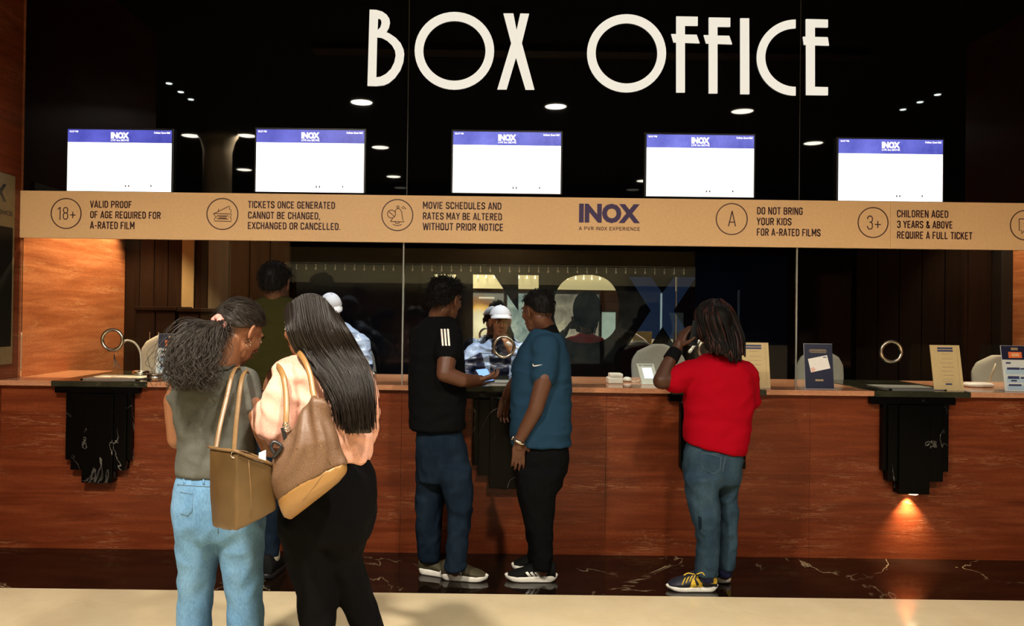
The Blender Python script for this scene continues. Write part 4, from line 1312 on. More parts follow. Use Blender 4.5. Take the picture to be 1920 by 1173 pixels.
def face_parts(person, h, skin):
    for s_ in (-1, 1):
        e = MB()
        vv = Vol(); vv.ell(h.p(s_ * .031, .0835, .006), np.array((.0125, .008, .0065)) * h.k, h.R, 12, 8)
        me = bpy.data.meshes.new('eye'); me.from_pydata(np.concatenate(vv.v).tolist(), [], vv.f)
        eo = link_mesh('eye', me, M['eye_white'], person, True)
        vv = Vol(); vv.ell(h.p(s_ * .031, .0895, .004), np.array((.0055, .004, .0055)) * h.k, h.R, 10, 6)
        me = bpy.data.meshes.new('iris'); me.from_pydata(np.concatenate(vv.v).tolist(), [], vv.f)
        link_mesh('iris', me, M['iris'], eo, True)
        MB().tube([h.p(s_ * .012, .092, .027), h.p(s_ * .03, .092, .033), h.p(s_ * .05, .078, .027)], [.004, .0045, .002], 6).build('eyebrow', M['hair'], person, True)
    MB().tube([h.p(-.022, .095, -.056), h.p(-.008, .102, -.0545), h.p(0, .102, -.0555), h.p(.008, .102, -.0545), h.p(.022, .095, -.056)], [.002, .005, .0045, .005, .002], 8).build('lips', M['lip'], person, True)

def add_hand(v, wr, dirv, pn, thumb, k=1.0, curl=0.35, spread=1.0):
    """wr wrist point, dirv direction of fingers, pn palm-facing normal, thumb = +1/-1 side along dirv x pn"""
    d = Vector(dirv).normalized(); n = Vector(pn); n = (n - d * n.dot(d)).normalized()
    l = d.cross(n) * thumb              # towards the thumb side
    w0 = Vector(wr)
    R = np.array([[l.x, d.x, n.x], [l.y, d.y, n.y], [l.z, d.z, n.z]])
    v.ell(w0 + d * .050 * k, np.array((.040, .052, .016)) * k, R)
    v.ell(w0 + d * .075 * k, np.array((.040, .022, .013)) * k, R)
    v.cap(w0 - d * .02 * k, w0 + d * .03 * k, .025 * k, .026 * k)
    for i, (off, L) in enumerate(((.031, .072), (.0105, .080), (-.0105, .074), (-.030, .058))):
        p = w0 + d * (.088 - (.006 if i == 3 else 0)) * k + l * off * k
        dd = (d + l * off * 2.0 * spread).normalized()
        a = curl * 0.6
        for j, f in enumerate((.45, .30, .25)):
            q = (dd * math.cos(a) + n * math.sin(a))
            e = p + q * L * f * k
            v.cap(p, e, (.0084 - .0006 * j) * k, (.0078 - .0006 * j) * k, 10)
            p = e; a += curl
    p = w0 + d * .025 * k + l * .030 * k + n * .004 * k
    q = (d * 0.65 + l * 0.75 + n * 0.3).normalized()
    e = p + q * .042 * k
    v.cap(p, e, .0135 * k, .0105 * k, 10)
    q2 = (d * 0.9 + l * 0.3 + n * 0.5 * (0.4 + curl)).normalized()
    v.cap(e, e + q2 * .034 * k, .0103 * k, .0085 * k, 10)

def sil(rows, fac, dY=0.0, shrink=0.0):
    """rows: (pixel left, pixel right, pixel y, Y[, depth half, slope]) -> rings"""
    out = []
    for r in rows:
        l, rr, y, Y = r[:4]
        Y = Y + dY
        c = W((l + rr) / 2, y + 0.0, Y)
        a = max(0.012, (rr - l) / 2 * Y / FPX - shrink)
        b = r[4] if len(r) > 4 and r[4] else a * fac
        b = max(0.012, b - shrink)
        sl = r[5] if len(r) > 5 else 0.0
        out.append((np.array(c), a, b, sl))
    return out

def cap_mesh(h, grow=1.10, zmap=None, noisy=0.03, nscale=30, seed=0.0, extra=None):
    """hair cap: an ellipsoid over the skull that dives under the skin below the hairline"""
    zmap = zmap or ([-1, -.35, .15, .5, 1], [-.72, -.5, -.05, .42, .62])
    n, m = 96, 64
    vs, fs = [], []
    c0 = np.array([0, -.012, .032]); r = np.array([.073, .094, .082])
    for i in range(m + 1):
        q = -math.pi / 2 + math.pi * i / m
        for j in range(n):
            a = 2 * math.pi * j / n
            d = np.array([math.cos(a) * math.cos(q), math.sin(a) * math.cos(q), math.sin(q)])
            th = np.interp(d[1], *zmap)
            t = min(1, max(0, (d[2] - th) / 0.10 + 0.5))
            nz = noise.noise(Vector(d * nscale * 0.1 + seed)) * 0.5 + noise.noise(Vector(d * nscale * 0.33 + seed))
            f = (0.86 if d[2] > 0 else max(0.5, 0.86 + 1.6 * d[2])) * (1 - t) + (grow + nz * noisy) * t
            rr_ = r * np.array([1, 1, 1.42]) if d[2] < 0 else r
            vs.append(h.p(*(c0 + rr_ * d * f)))
    for i in range(m):
        for j in range(n):
            fs.append((i * n + j, i * n + (j + 1) % n, (i + 1) * n + (j + 1) % n, (i + 1) * n + j))
    me = bpy.data.meshes.new('hair'); me.from_pydata([tuple(p) for p in vs], [], fs); me.update()
    return me

def tufts(h, count, zmap, length, lift, comb=(0, -.6, -.5), grow=1.06, jit=0.5, seed=1, reg=None):
    r_ = np.random.default_rng(seed)
    lines = []
    c0 = np.array([0, -.012, .032]); r = np.array([.073, .094, .082])
    comb = np.array(comb, float)
    while len(lines) < count:
        d = r_.normal(size=3); d /= np.linalg.norm(d)
        if d[2] < np.interp(d[1], *zmap) + 0.02: continue
        if reg is not None and not reg(d): continue
        p = c0 + (r * np.array([1, 1, 1.42]) if d[2] < 0 else r) * d * grow
        t = comb - d * comb.dot(d); t /= np.linalg.norm(t) + 1e-6
        t = t + r_.normal(size=3) * jit * 0.4
        L = length * r_.uniform(.6, 1.2)
        pts = [h.p(*(p + t * L * s - d * (L * s) ** 2 / .20 + d * lift * math.sin(s * 2.2))) for s in (0, .33, .66, 1)]
        lines.append(pts)
    return lines

def shoe(person, heel, toe, wid, mats, name='shoe', ankle_h=0.085, sole_h=0.028):
    """heel, toe: floor points (x, y); returns upper object"""
    hx, tx = Vector((heel[0], heel[1], 0)), Vector((toe[0], toe[1], 0))
    d = (tx - hx); L = d.length; d.normalize(); s_ = Vector((-d.y, d.x, 0))
    prof = [(0.0, .60, .92, 0), (.06, .78, 1.0, 0), (.18, .86, 1.0, 0), (.33, .86, .96, 0), (.46, .92, .90, 0), (.60, 1.0, .74, 0), (.74, 1.02, .60, 0), (.86, .92, .50, .002), (.95, .66, .34, .006), (1.0, .34, .24, .010)]
    n = 20
    rings = []
    for u, wv, hv, lift in prof:
        c = hx + d * (L * (0.03 + 0.94 * u))
        top = ankle_h * hv
        ring = []
        for j in range(n):
            a = 2 * math.pi * j / n
            cx = math.copysign(abs(math.cos(a)) ** 0.75, math.cos(a)); cz = math.copysign(abs(math.sin(a)) ** 0.8, math.sin(a))
            ring.append(np.array(c + s_ * (cx * wid / 2 * wv * (1 - 0.25 * max(0, cz))) + Vector((0, 0, sole_h * 0.6 + (top - sole_h * 0.6) * (0.5 + 0.5 * cz) + lift))))
        rings.append(np.array(ring))
    v = Vol(); v._rings(rings)
    me = bpy.data.meshes.new('shoe'); me.from_pydata(np.concatenate(v.v).tolist(), [], v.f); me.update()
    bm = bmesh.new(); bm.from_mesh(me); bmesh.ops.recalc_face_normals(bm, faces=bm.faces)
    bmesh.ops.subdivide_edges(bm, edges=bm.edges[:], cuts=1, smooth=1.0, use_grid_fill=True)
    bm.to_mesh(me); bm.free()
    up = link_mesh(name, me, mats[0], person, True)
    # sole
    k = 26
    out = []
    for j in range(k):
        a = 2 * math.pi * j / k
        u = 0.5 + 0.5 * math.cos(a)
        wv = np.interp(u, [0, .08, .3, .5, .72, .9, 1], [.0, .72, .84, .84, 1.0, .78, .0])
        out.append((u, math.copysign(1, math.sin(a)) * wv if abs(math.sin(a)) > 1e-6 else 0))
    vs, fs = [], []
    lv = [(0.0, .96), (0.006, 1.0), (sole_h * .8, 1.05), (sole_h, 1.0)]
    for z, g in lv:
        for u, wv in out:
            zz = z + (0.005 * max(0, u - .8) / .2 + (0.008 * max(0, .12 - u) / .12 if z < .01 else 0)) + (0.010 * max(0, .25 - u) / .25 if z > .01 else 0)
            p = hx + d * (L * (0.5 + (u - 0.5) * g)) + s_ * (wv * wid / 2 * g) + Vector((0, 0, zz + 0.001))
            vs.append(p[:])
    for i in range(3):
        for j in range(k):
            fs.append((i * k + j, i * k + (j + 1) % k, (i + 1) * k + (j + 1) % k, (i + 1) * k + j))
    fs.append(tuple(range(k - 1, -1, -1))); fs.append(tuple(3 * k + j for j in range(k)))
    me = bpy.data.meshes.new('sole'); me.from_pydata(vs, [], fs); me.update()
    so = link_mesh('sole', me, mats[1], up, True)
    return up, so

def ns(name, loc, label):
    return empty(name, (loc[0], loc[1], 0), label, 'person')

SKV = 0.0052
def cloth(name, v, mat, person, amp, scale, stretch, seed, voxel=0.010, smooth=9, mask=None, ridged=True):
    me = v.mesh(voxel, smooth)
    if amp: fold(me, amp, scale, stretch, ridged, mask, seed)
    return link_mesh(name, me, mat, person, True)
def fabric(name, base, rough=0.85, sheen=0.0, var=0.12):
    return plain(name, base, rough, 0, 0.05, var=var, nscale=160, bmp=0.15, sheen=sheen)
def denim(name, base, fade):
    m, nt, b = new_mat(name)
    n1 = tex_noise(nt, (1, 1, 0.5), 7, 5)
    r1 = ramp(nt, n1.outputs['Fac'], [(0.35, base), (0.68, fade)])
    n2 = tex_noise(nt, (1, 1, 0.3), 260, 2)
    r2 = ramp(nt, n2.outputs['Fac'], [(0.3, (.75, .75, .78)), (0.7, (1.1, 1.1, 1.1))])
    nt.links.new(mixc(nt, 1.0, r1.outputs['Color'], r2.outputs['Color'], 'MULTIPLY'), b.inputs['Base Color'])
    setp(b, rough=0.85, spec=0.06)
    return m
def P(px, py, Y): return np.array(W(px, py, Y))

def figure(name, loc, label, skin, h, neck, torso, tfac, pelvis, pfac, legs, lfac, arms, sleeves, shirt, pants, folds=(0.007, 9), pfold=(0.006, 9), feet=(), voxb=SKV, rn=0.052, hem=0.075, shirt_vox=0.010):
    t = ns(name, loc, label)
    v = Vol()
    add_head(v, h, neck, rn)
    tr = sil(torso, tfac, 0, 0.022)
    v.loft(tr)
    v.cap(neck, tr[min(2, len(tr) - 1)][0], rn * 1.1, rn * 1.3)
    v.loft(sil(pelvis, pfac, 0, 0.026))
    for L, ft in zip(legs, feet):
        rr = sil(L, lfac, 0, 0.024)
        v.loft(rr)
        a = rr[-1][0]
        v.cap(a, (a[0], a[1], 0.07), 0.034, 0.030)
        q_ = (ft[0][0] * .7 + ft[1][0] * .3, ft[0][1] * .7 + ft[1][1] * .3, 0.048)
        v.cap(q_, (ft[0][0] * .25 + ft[1][0] * .75, ft[0][1] * .25 + ft[1][1] * .75, 0.036), 0.020, 0.012)
        v.cap((a[0], a[1], 0.07), q_, 0.028, 0.020)
    for pts, rs, hand in arms:
        v.chain(pts, rs)
        if hand:
            d, pn, th, curl, k = hand
            add_hand(v, pts[-1], d, pn, th, k, curl)
    body = link_mesh('body', v.mesh(voxb, 3), M[skin], t, True)
    v = Vol()
    v.loft(sil(torso, tfac))
    for pts, rs in sleeves:
        v.chain(pts, rs)
    zmin = min(r[0][2] for r in sil(torso, tfac))
    sh = cloth(shirt[0], v, shirt[1], t, folds[0], folds[1], (1, 1, 1.7), 3.1 + loc[0], voxel=shirt_vox, smooth=9 if shirt_vox > .008 else 20)
    v = Vol()
    tuck = [(c, a - .016, b - .016, q) if c[2] > zmin - .005 else (c, a, b, q) for c, a, b, q in sil(pelvis, pfac)]
    v.loft(tuck)
    for L in legs:
        rr = sil(L, lfac)
        if rr[-1][0][2] > hem:
            c, a, b, q = rr[-1]
            rr.append((np.array([c[0], c[1], hem]), a * 1.02, b * 1.02, 0))
        v.loft(rr)
    pmask = lambda co: np.clip((zmin - .01 - co[:, 2]) / .08, 0, 1)
    pa = cloth(pants[0], v, pants[1], t, pfold[0], pfold[1], (1.2, 1.2, 1.05), 7.7 + loc[0], mask=pmask)
    return t, body, sh, pa

M['grey_tee'] = fabric('grey olive tee', (0.088, 0.090, 0.076))
M['jeans_light'] = denim('light blue denim', (0.095, 0.215, 0.37), (0.16, 0.31, 0.47))
M['jeans_mid'] = denim('mid blue denim', (0.016, 0.034, 0.055), (0.036, 0.066, 0.09))
M['jeans_dark'] = denim('dark blue denim', (0.0035, 0.008, 0.017), (0.010, 0.020, 0.033))
M['pink'] = fabric('pale pink sweater', (0.74, 0.40, 0.30))
M['olive'] = fabric('olive shirt', (0.020, 0.018, 0.0045))
M['teal'] = fabric('teal blue polo', (0.012, 0.036, 0.066))
M['red'] = fabric('red tee', (0.27, 0.0008, 0.007), var=0.06)
M['navy_jacket'] = plain('shiny navy jacket', (0.010, 0.014, 0.040), 0.35, 0, 0.5, var=0.2, nscale=8)
M['pale_jacket'] = plain('pale blue jacket panel', (0.30, 0.38, 0.56), 0.42, 0, 0.5, var=0.12, nscale=8)
M['black_shoe'] = plain('black knit shoe', (0.004, 0.004, 0.004), 0.8, 0, 0.15, var=0.3, nscale=200)
M['olive_shoe'] = plain('olive knit shoe', (0.038, 0.030, 0.010), 0.75, var=0.25, nscale=200)
M['navy_shoe'] = plain('navy shoe', (0.006, 0.008, 0.018), 0.6, var=0.2, nscale=120)
M['yellow'] = plain('yellow trim', (0.62, 0.42, 0.03), 0.5, var=0.08)
M['decal_white'] = plain('white print', (0.75, 0.72, 0.66), 0.6, var=0.03)

# ---------------------------------------------------------------- woman in the grey tee
Y = 2.9
hw = Head(P(449, 622, 2.93), (0.42, 0.74, -0.54), (0.2, 0.34, 0.9), 0.95)
torso = [(398, 440, 684, Y, .05), (366, 458, 694, Y, .07), (337, 474, 708, Y, .088), (329, 478, 732, Y, .098), (327, 480, 770, Y, .10), (333, 478, 815, Y, .095), (335, 478, 850, Y, .098), (331, 484, 890, Y, .108)]
pelvis = [(334, 482, 872, Y, .10), (331, 488, 900, Y, .112), (327, 493, 940, Y, .122), (328, 495, 975, Y, .122), (333, 492, 1005, Y, .11)]
LL = [(331, 411, 972, Y, .11), (334, 409, 1005, Y, .098), (337, 404, 1060, Y, .085), (338, 395, 1115, Y, .076), (337, 392, 1173, Y, .078), (333, 396, 1250, Y, .085), (330, 402, 1335, Y, .09)]
RL = [(410, 493, 972, Y, .11), (412, 492, 1005, Y, .098), (418, 492, 1060, Y, .085), (429, 491, 1115, Y, .076), (431, 491, 1173, Y, .078), (429, 497, 1250, Y, .085), (428, 503, 1335, Y, .09)]
lf = [(W(366, 1362, Y).x - 0.01, Y - 0.05), (W(366, 1362, Y).x + 0.03, Y + 0.19)]
rf = [(W(465, 1362, Y).x - 0.01, Y - 0.05), (W(465, 1362, Y).x + 0.05, Y + 0.19)]
hand1 = P(478, 782, 3.22)
arms = [([P(346, 722, Y), P(329, 752, 2.91), P(333, 822, 2.93), P(392, 800, 3.12), P(432, 778, 3.22)], [.048, .042, .037, .031, .025], ((0.8, 0.5, 0.25), (0, -.3, .95), 1, .5, .92)),
        ([P(462, 724, Y), P(474, 760, 2.88), P(508, 838, 2.90), P(500, 812, 3.05), P(486, 790, 3.18)], [.048, .042, .037, .031, .025], ((-0.3, 0.8, 0.3), (-.7, -.1, .6), -1, .5, .92))]
sleeves = [([P(352, 716, Y), P(334, 748, 2.905)], [.056, .044]), ([P(456, 718, Y), P(470, 758, 2.885)], [.060, .050])]
w1, b1, s1, p1 = figure('person', W(410, 1362, Y), 'woman with a frizzy ponytail, grey tee and light blue jeans seen from behind', 'skin_golden', hw, P(424, 680, 2.9), torso, .7, pelvis, .7, [LL, RL], .9, arms, sleeves, ('tee_shirt', M['grey_tee']), ('jeans', M['jeans_light']), (0.0045, 9), (0.0055, 9), [lf, rf], rn=0.047)
MB().tube([P(398, 690, 2.835), P(412, 693, 2.825), P(428, 690, 2.835), P(440, 684, 2.87)], .004, 6).build('collar', M['grey_tee'], w1, True)
for ft in (lf, rf):
    shoe(w1, (ft[0][0], ft[0][1] - .04), ft[1], .09, (M['white_rubber'], M['white_rubber']))
zm = ([-1, -.45, .0, .35, 1], [-.50, -.44, -.16, .10, .50])
hc = link_mesh('hair', cap_mesh(hw, 1.10, zm, .025), M['hair_w1'], w1, True)
lines = tufts(hw, 1100, zm, .07, .004, (0, -1.2, .1), 1.10, .2, 3)
pony0 = P(409, 607, 2.845)
r_ = np.random.default_rng(5)
v = Vol(); v.chain([pony0, P(388, 622, 2.81), P(370, 650, 2.77), P(362, 690, 2.75), P(362, 716, 2.75)], [.014, .022, .042, .040, .02])
inner = v.mesh(.012, 4); fold(inner, .012, 30, (1, 1, 1), False, None, 2)
link_mesh('ponytail', inner, M['hair_w1'], w1, True)
for i in range(2600):
    u, w_ = r_.normal(0, .5), r_.normal(0, .5)
    f = r_.uniform(.55, 1.12)
    mid = np.array([u, w_])
    ctl = [pony0 + np.array([0, 0, 0]) + r_.normal(0, .006, 3), P(384, 618, 2.81) + np.array([u * .045, w_ * .03, abs(u) * .02]), P(362, 655, 2.77) + np.array([u * .074, w_ * .055, 0]), P(356, 692, 2.74) + np.array([u * .074, w_ * .06, 0]), P(364, 728, 2.74) + np.array([u * .075, w_ * .05, 0])]
    pts = bez(ctl, 5)
    pts = pts[:max(6, int(len(pts) * min(1, f)))]
    ph = r_.uniform(0, 6, 3)
    pts = [p + .0055 * np.array([math.sin(k * 1.05 + ph[0]), math.sin(k * .85 + ph[1]), .4 * math.sin(k * 1.2 + ph[2])]) * (k / 6) for k, p in enumerate(pts)]
    lines.append(pts)
for i in range(140):     # loose nape hair
    a = hw.p(r_.uniform(-.05, .05), -.09, r_.uniform(-.05, .0)); lines.append([a, a + r_.normal(0, .01, 3) + [0, 0, -.015], a + r_.normal(0, .012, 3) + [0, -.005, -.035]])
strands('hair_strands', lines, .0013, .0007, M['hair_w1'], w1)
# scrunchie
M['scrunchie'] = plain('pink red scrunchie', (0.70, 0.26, 0.22), 0.8, var=0.35, nscale=70)
ax = (P(418, 606, 2.86) - P(398, 609, 2.83)); ax /= np.linalg.norm(ax)
u_ = np.cross(ax, [0, 0, 1]); u_ /= np.linalg.norm(u_); v_ = np.cross(ax, u_)
pts = []
for i in range(72):
    a = 2 * math.pi * i / 72
    rr = .021 + .005 * math.sin(9 * a)
    pts.append(pony0 + u_ * rr * math.cos(a) + v_ * rr * math.sin(a) + ax * .007 * math.cos(7 * a))
MB().tube(pts, [.011 + .003 * math.sin(a_ * 1.1) for a_ in range(72)], 8, closed=True).build('scrunchie', M['scrunchie'], w1, True)
c_ = hw.p(.082, -.006, -.052)
MB().tube([c_ + .012 * (math.cos(a) * hw.d(0, 1, 0) + math.sin(a) * hw.d(0, 0, 1)) for a in np.linspace(0, 6.283, 20, endpoint=False)], .0017, 6, closed=True).build('hoop_earring', M['chrome'], w1, True)
face_parts(w1, hw, 'skin_golden')
# waistband, back pocket and belt loops of the jeans
bj = bvh_of(p1)
def on_surface(bv, px, py, lift, guess):
    d = ray(px, py).normalized(); loc, nrm, i_, ds = bv.ray_cast(CAM, d)
    if loc is None: loc = bv.find_nearest(Vector(P(px, py, guess)))[0]
    return loc - d * lift
def seam(bv, pts, r, mat, parent, name='seam', guess=2.8, lift=0.001):
    MB().tube([on_surface(bv, x, y, lift, guess) for x, y in pts], r, 5).build(name, mat, parent, True)
M['jean_seam'] = plain('denim seam', (0.10, 0.19, 0.28), 0.85, var=0.1)
seam(bj, [(x, 908 + (x - 332) * .06) for x in range(333, 400, 6)], .0022, M['jean_seam'], p1)
seam(bj, [(338, 922), (350, 924), (362, 926), (360, 958), (352, 966), (339, 962)], .0018, M['jean_seam'], p1, 'pocket_seam')
seam(bj, [(405, 905), (407, 940), (408, 975), (409, 1000)], .0022, M['jean_seam'], p1)
for x in (345, 381):
    seam(bj, [(x, 890), (x + .5, 900), (x + 1, 908)], .004, M['jeans_light'], p1, 'belt_loop')

# ---------------------------------------------------------------- woman in the pink sweater
Y = 2.82
h2 = Head(P(577, 612, 2.85), (-0.72, 0.60, -0.22), (-0.05, 0.1, 1), 0.95)
torso = [(560, 606, 668, Y, .05), (540, 640, 682, Y, .075), (520, 672, 702, Y, .10), (520, 690, 735, Y, .112), (528, 694, 780, Y, .115), (540, 693, 820, Y, .11), (548, 693, 845, Y, .112), (552, 694, 861, Y, .116)]
pelvis = [(552, 694, 848, Y, .11), (540, 703, 885, Y, .125), (528, 707, 925, Y, .135), (524, 704, 965, Y, .135), (526, 694, 1005, Y, .12)]
LL = [(524, 622, 965, Y, .13), (528, 632, 1005, Y, .118), (543, 634, 1060, Y, .095), (557, 630, 1110, Y, .080), (565, 627, 1173, Y, .072), (572, 622, 1260, Y, .07), (580, 618, 1350, Y, .055)]
RL = [(600, 704, 960, Y, .13), (606, 692, 1000, Y, .115), (612, 677, 1045, Y + .03, .095), (628, 692, 1100, Y + .05, .080), (662, 718, 1173, Y + .06, .072), (690, 745, 1260, Y + .03, .07), (708, 754, 1345, Y, .055)]
lf = [(W(598, 1390, Y).x, Y - .07), (W(598, 1390, Y).x - .05, Y + .16)]
rf = [(W(732, 1390, Y).x, Y - .07), (W(732, 1390, Y).x + .02, Y + .16)]
arms = [([P(545, 705, Y), P(532, 760, 2.74), P(522, 806, 2.74), P(503, 775, 2.92), P(499, 752, 2.99)], [.045, .04, .037, .032, .025], ((-.05, .35, .9), (.9, .2, 0), -1, .55, .92)),
        ([P(672, 712, Y), P(686, 770, 2.9), P(680, 812, 2.95), P(625, 790, 3.12), P(560, 768, 3.16)], [.045, .04, .037, .032, .025], ((-.9, .2, .2), (0, -.2, .9), -1, .5, .92))]
sleeves = [([P(545, 705, Y - .02), P(528, 755, 2.72), P(521, 806, 2.715), P(503, 782, 2.86), P(498, 764, 2.92)], [.062, .060, .054, .056, .044]),
           ([P(668, 716, Y), P(682, 770, 2.9), P(678, 812, 2.95), P(625, 792, 3.10)], [.06, .056, .05, .042])]
w2, b2, s2, p2 = figure('person', W(630, 1390, Y), 'woman with long straight dark hair, pale pink sweater and black trousers', 'skin_golden', h2, P(586, 664, 2.84), torso, .7, pelvis, .7, [LL, RL], .9, arms, sleeves, ('sweater', M['pink']), ('trousers', M['black_cloth']), (0.013, 7), (0.005, 8), [lf, rf], rn=0.047)
for ft in (lf, rf):
    shoe(w2, ft[0], ft[1], .09, (M['black_shoe'], M['white_rubber']))
zm2 = ([-1, -.45, .1, .45, 1], [-.9, -.8, -.40, .20, .62])
hc2 = link_mesh('hair', cap_mesh(h2, 1.10, zm2, .015), M['hair_w2'], w2, True)
face_parts(w2, h2, 'skin_golden')
lines = []
r_ = np.random.default_rng(11)
# guide sheet: u across the back of the fall (0 left edge .. 1 right edge)
def guide(u, lay):
    rootx = np.interp(u, [0, .35, .7, 1], [540, 568, 604, 628])
    rooty = np.interp(u, [0, .35, .7, 1], [575, 556, 560, 588])
    yb = -.085 - .02 * math.sin(u * 3.14)
    g = [P(rootx, rooty, 2.85 + yb + .05 * (1 - math.sin(u * 3.14))),
         P(np.interp(u, [0, 1], [545, 648]), np.interp(u, [0, 1], [618, 618]), 2.82 + yb),
         P(np.interp(u, [0, 1], [566, 670]), 660, 2.76 - .04 * math.sin(u * 3.14)),
         P(np.interp(u, [0, 1], [606, 690]), 705, 2.71 - .03 * math.sin(u * 3.14)),
         P(np.interp(u, [0, 1], [636, 694]), 755, 2.68 - .03 * math.sin(u * 3.14)),
         P(np.interp(u, [0, 1], [648, 694]), 812, 2.675 - .025 * math.sin(u * 3.14))]
    g = [q + np.array([0, -.012 * lay, 0]) for q in g]
    return g
us = np.linspace(0, 1, 22)
# solid fall under the strands
v = Vol()
rows = []
for k in range(6):
    a, b = guide(0.02, 0)[k], guide(0.98, 0)[k]
vs, fs = [], []
grid = [[guide(u, 0)[k] for k in range(6)] for u in us]
grid = [bez(g, 6) for g in grid]
m_ = len(grid[0])
MBh = MB()
pts_all = [tuple(p) for g in grid for p in g] + [tuple(np.array(p) + [0, .035, 0]) for g in grid for p in g]
N_ = len(us) * m_
fs = []
for i in range(len(us) - 1):
    for j in range(m_ - 1):
        a, b, c, d = i * m_ + j, (i + 1) * m_ + j, (i + 1) * m_ + j + 1, i * m_ + j + 1
        fs.append((a, b, c, d)); fs.append((N_ + d, N_ + c, N_ + b, N_ + a))
for j in range(m_ - 1):
    fs.append((j, j + 1, N_ + j + 1, N_ + j)); q = (len(us) - 1) * m_
    fs.append((q + j + 1, q + j, N_ + q + j, N_ + q + j + 1))
for i in range(len(us) - 1):
    a, b = i * m_, (i + 1) * m_; fs.append((b, a, N_ + a, N_ + b))
    a, b = i * m_ + m_ - 1, (i + 1) * m_ + m_ - 1; fs.append((a, b, N_ + b, N_ + a))
MBh.add(pts_all, fs)
MBh.build('hair_fall', M['hair_w2'], w2, True)
for i in range(2200):
    u = r_.uniform(-.02, 1.02); lay = r_.uniform(.1, 1.0)
    g = guide(u, lay)
    j = r_.normal(0, .004, 3)
    g = [q + j * (1 + k * .4) for k, q in enumerate(g)]
    pts = bez(g, 4)
    e = r_.uniform(.88, 1.0) if r_.random() < .8 else r_.uniform(.7, 1)
    lines.append(pts[:max(8, int(len(pts) * e))] )
for i in range(26):    # loose strands hanging left of the fall
    o = r_.uniform(0, 1)
    g = [P(570 + 10 * o, 655, 2.72), P(592 + 8 * o, 690, 2.68), P(606 + 12 * o, 730, 2.665), P(612 + 18 * o, 765 + 30 * o, 2.665)]
    lines.append([np.array(q) + r_.normal(0, .002, 3) for q in bez(g, 4)])
strands('hair_strands', lines, .0016, .0010, M['hair_w2'], w2)

# ---------------------------------------------------------------- tote bags and phones of the two women
M['leather'] = plain('tan brown leather', (0.092, 0.052, 0.017), 0.38, 0, 0.5, var=0.25, nscale=7)
M['leather_strap'] = plain('tan leather strap', (0.17, 0.098, 0.038), 0.4, 0, 0.5, var=0.15, nscale=20)
M['tan_base'] = plain('smooth tan leather', (0.27, 0.142, 0.042), 0.4, 0, 0.5, var=0.12, nscale=6)
def mono_mat():
    m, nt, b = new_mat('brown flecked canvas')
    tc = nt.nodes.new('ShaderNodeTexCoord')
    vo = nt.nodes.new('ShaderNodeTexVoronoi'); vo.inputs['Scale'].default_value = 320
    nt.links.new(tc.outputs['Object'], vo.inputs['Vector'])
    r = ramp(nt, vo.outputs['Distance'], [(0.15, (0.19, 0.115, 0.062)), (0.5, (0.115, 0.060, 0.031))])
    nt.links.new(r.outputs['Color'], b.inputs['Base Color'])
    setp(b, rough=0.5, spec=0.4)
    return m
M['canvas'] = mono_mat()

bc = [(391, 838, 2.60), (443, 846, 2.46), (512, 872, 2.58), (462, 848, 2.72)]
bb = [(396, 990, 2.60), (442, 997, 2.47), (520, 955, 2.58), (470, 960, 2.71)]
def bag_solid(bot, top, nz=9, bulge=0.02, nper=10, inset=0.0):
    rings = []
    for k in range(nz):
        f = k / (nz - 1)
        cor = [np.array(b) * (1 - f) + np.array(t_) * f for b, t_ in zip(bot, top)]
        c = sum(cor) / 4
        ring = []
        for i in range(4):
            a, b = cor[i], cor[(i + 1) % 4]
            for q in range(nper):
                s = q / nper
                p = a * (1 - s) + b * s
                o = p - c; o[2] = 0
                o /= np.linalg.norm(o) + 1e-9
                p = p + o * bulge * math.sin(math.pi * s) * math.sin(math.pi * (0.15 + 0.7 * f)) * (1.0 - .0)
                ring.append(p)
        ring = np.array(ring)
        rings.append(ring)
    return rings
Tp = [P(*q) for q in bc]; Bp = [P(*q) for q in bb]
bag = empty('tote_bag', tuple(sum(Bp) / 4), 'smooth tan brown leather tote bag of the woman in the grey tee', 'bag')
v = Vol(); v._rings(bag_solid(Bp, Tp, 9, .014))
me = v.mesh(.007, 5); fold(me, .0045, 7, (1, 1, .8), False, None, 4)
bg = link_mesh('body', me, M['leather'], bag, True)
c0 = sum(Tp) / 4
inn = [c0 + (p - c0) * .86 + np.array([0, 0, .004]) for p in Tp]
m = MB(); m.add([tuple(p) for p in inn] + [tuple(p - np.array([0, 0, .012])) for p in inn], [(0, 1, 2, 3), (7, 6, 5, 4), (0, 4, 5, 1), (1, 5, 6, 2), (2, 6, 7, 3), (3, 7, 4, 0)])
m.build('shade_inset', M['dark_plastic'], bag)  # dark slab standing in for shade inside, as the bag body is solid
m = MB(); m.tube([p + np.array([0, 0, .001]) for p in bag_solid(Bp, Tp, 9, .014)[-1]], .0045, 6, closed=True); m.build('rim_piping', M['leather_strap'], bag, True)
m = MB()
q0 = Tp[1] * .4 + Tp[2] * .6
m.obox(tuple(q0 + np.array([0.006, .02, .006])), (.010, .004, .004), (0, .003, 0), (0, 0, .018)); m.build('paper_in_bag', M['white'], bag)
def strap(ptsx, wdt, mat, parent, nrm=(0, -1, 0.15)):
    MB().tube(bez(ptsx, 6), wdt, 8, flat=(nrm, .0028)).build('strap', mat, parent, True)
strap([P(404, 846, 2.60), P(412, 800, 2.66), P(425, 745, 2.72), P(434, 706, 2.765), P(441, 691, 2.815), P(449, 689, 2.87), P(456, 700, 2.95)], .0085, M['leather_strap'], bag)
strap([P(438, 850, 2.50), P(442, 800, 2.62), P(448, 745, 2.71), P(453, 712, 2.76), P(459, 697, 2.815), P(465, 696, 2.87), P(470, 710, 2.95)], .0085, M['leather_strap'], bag)
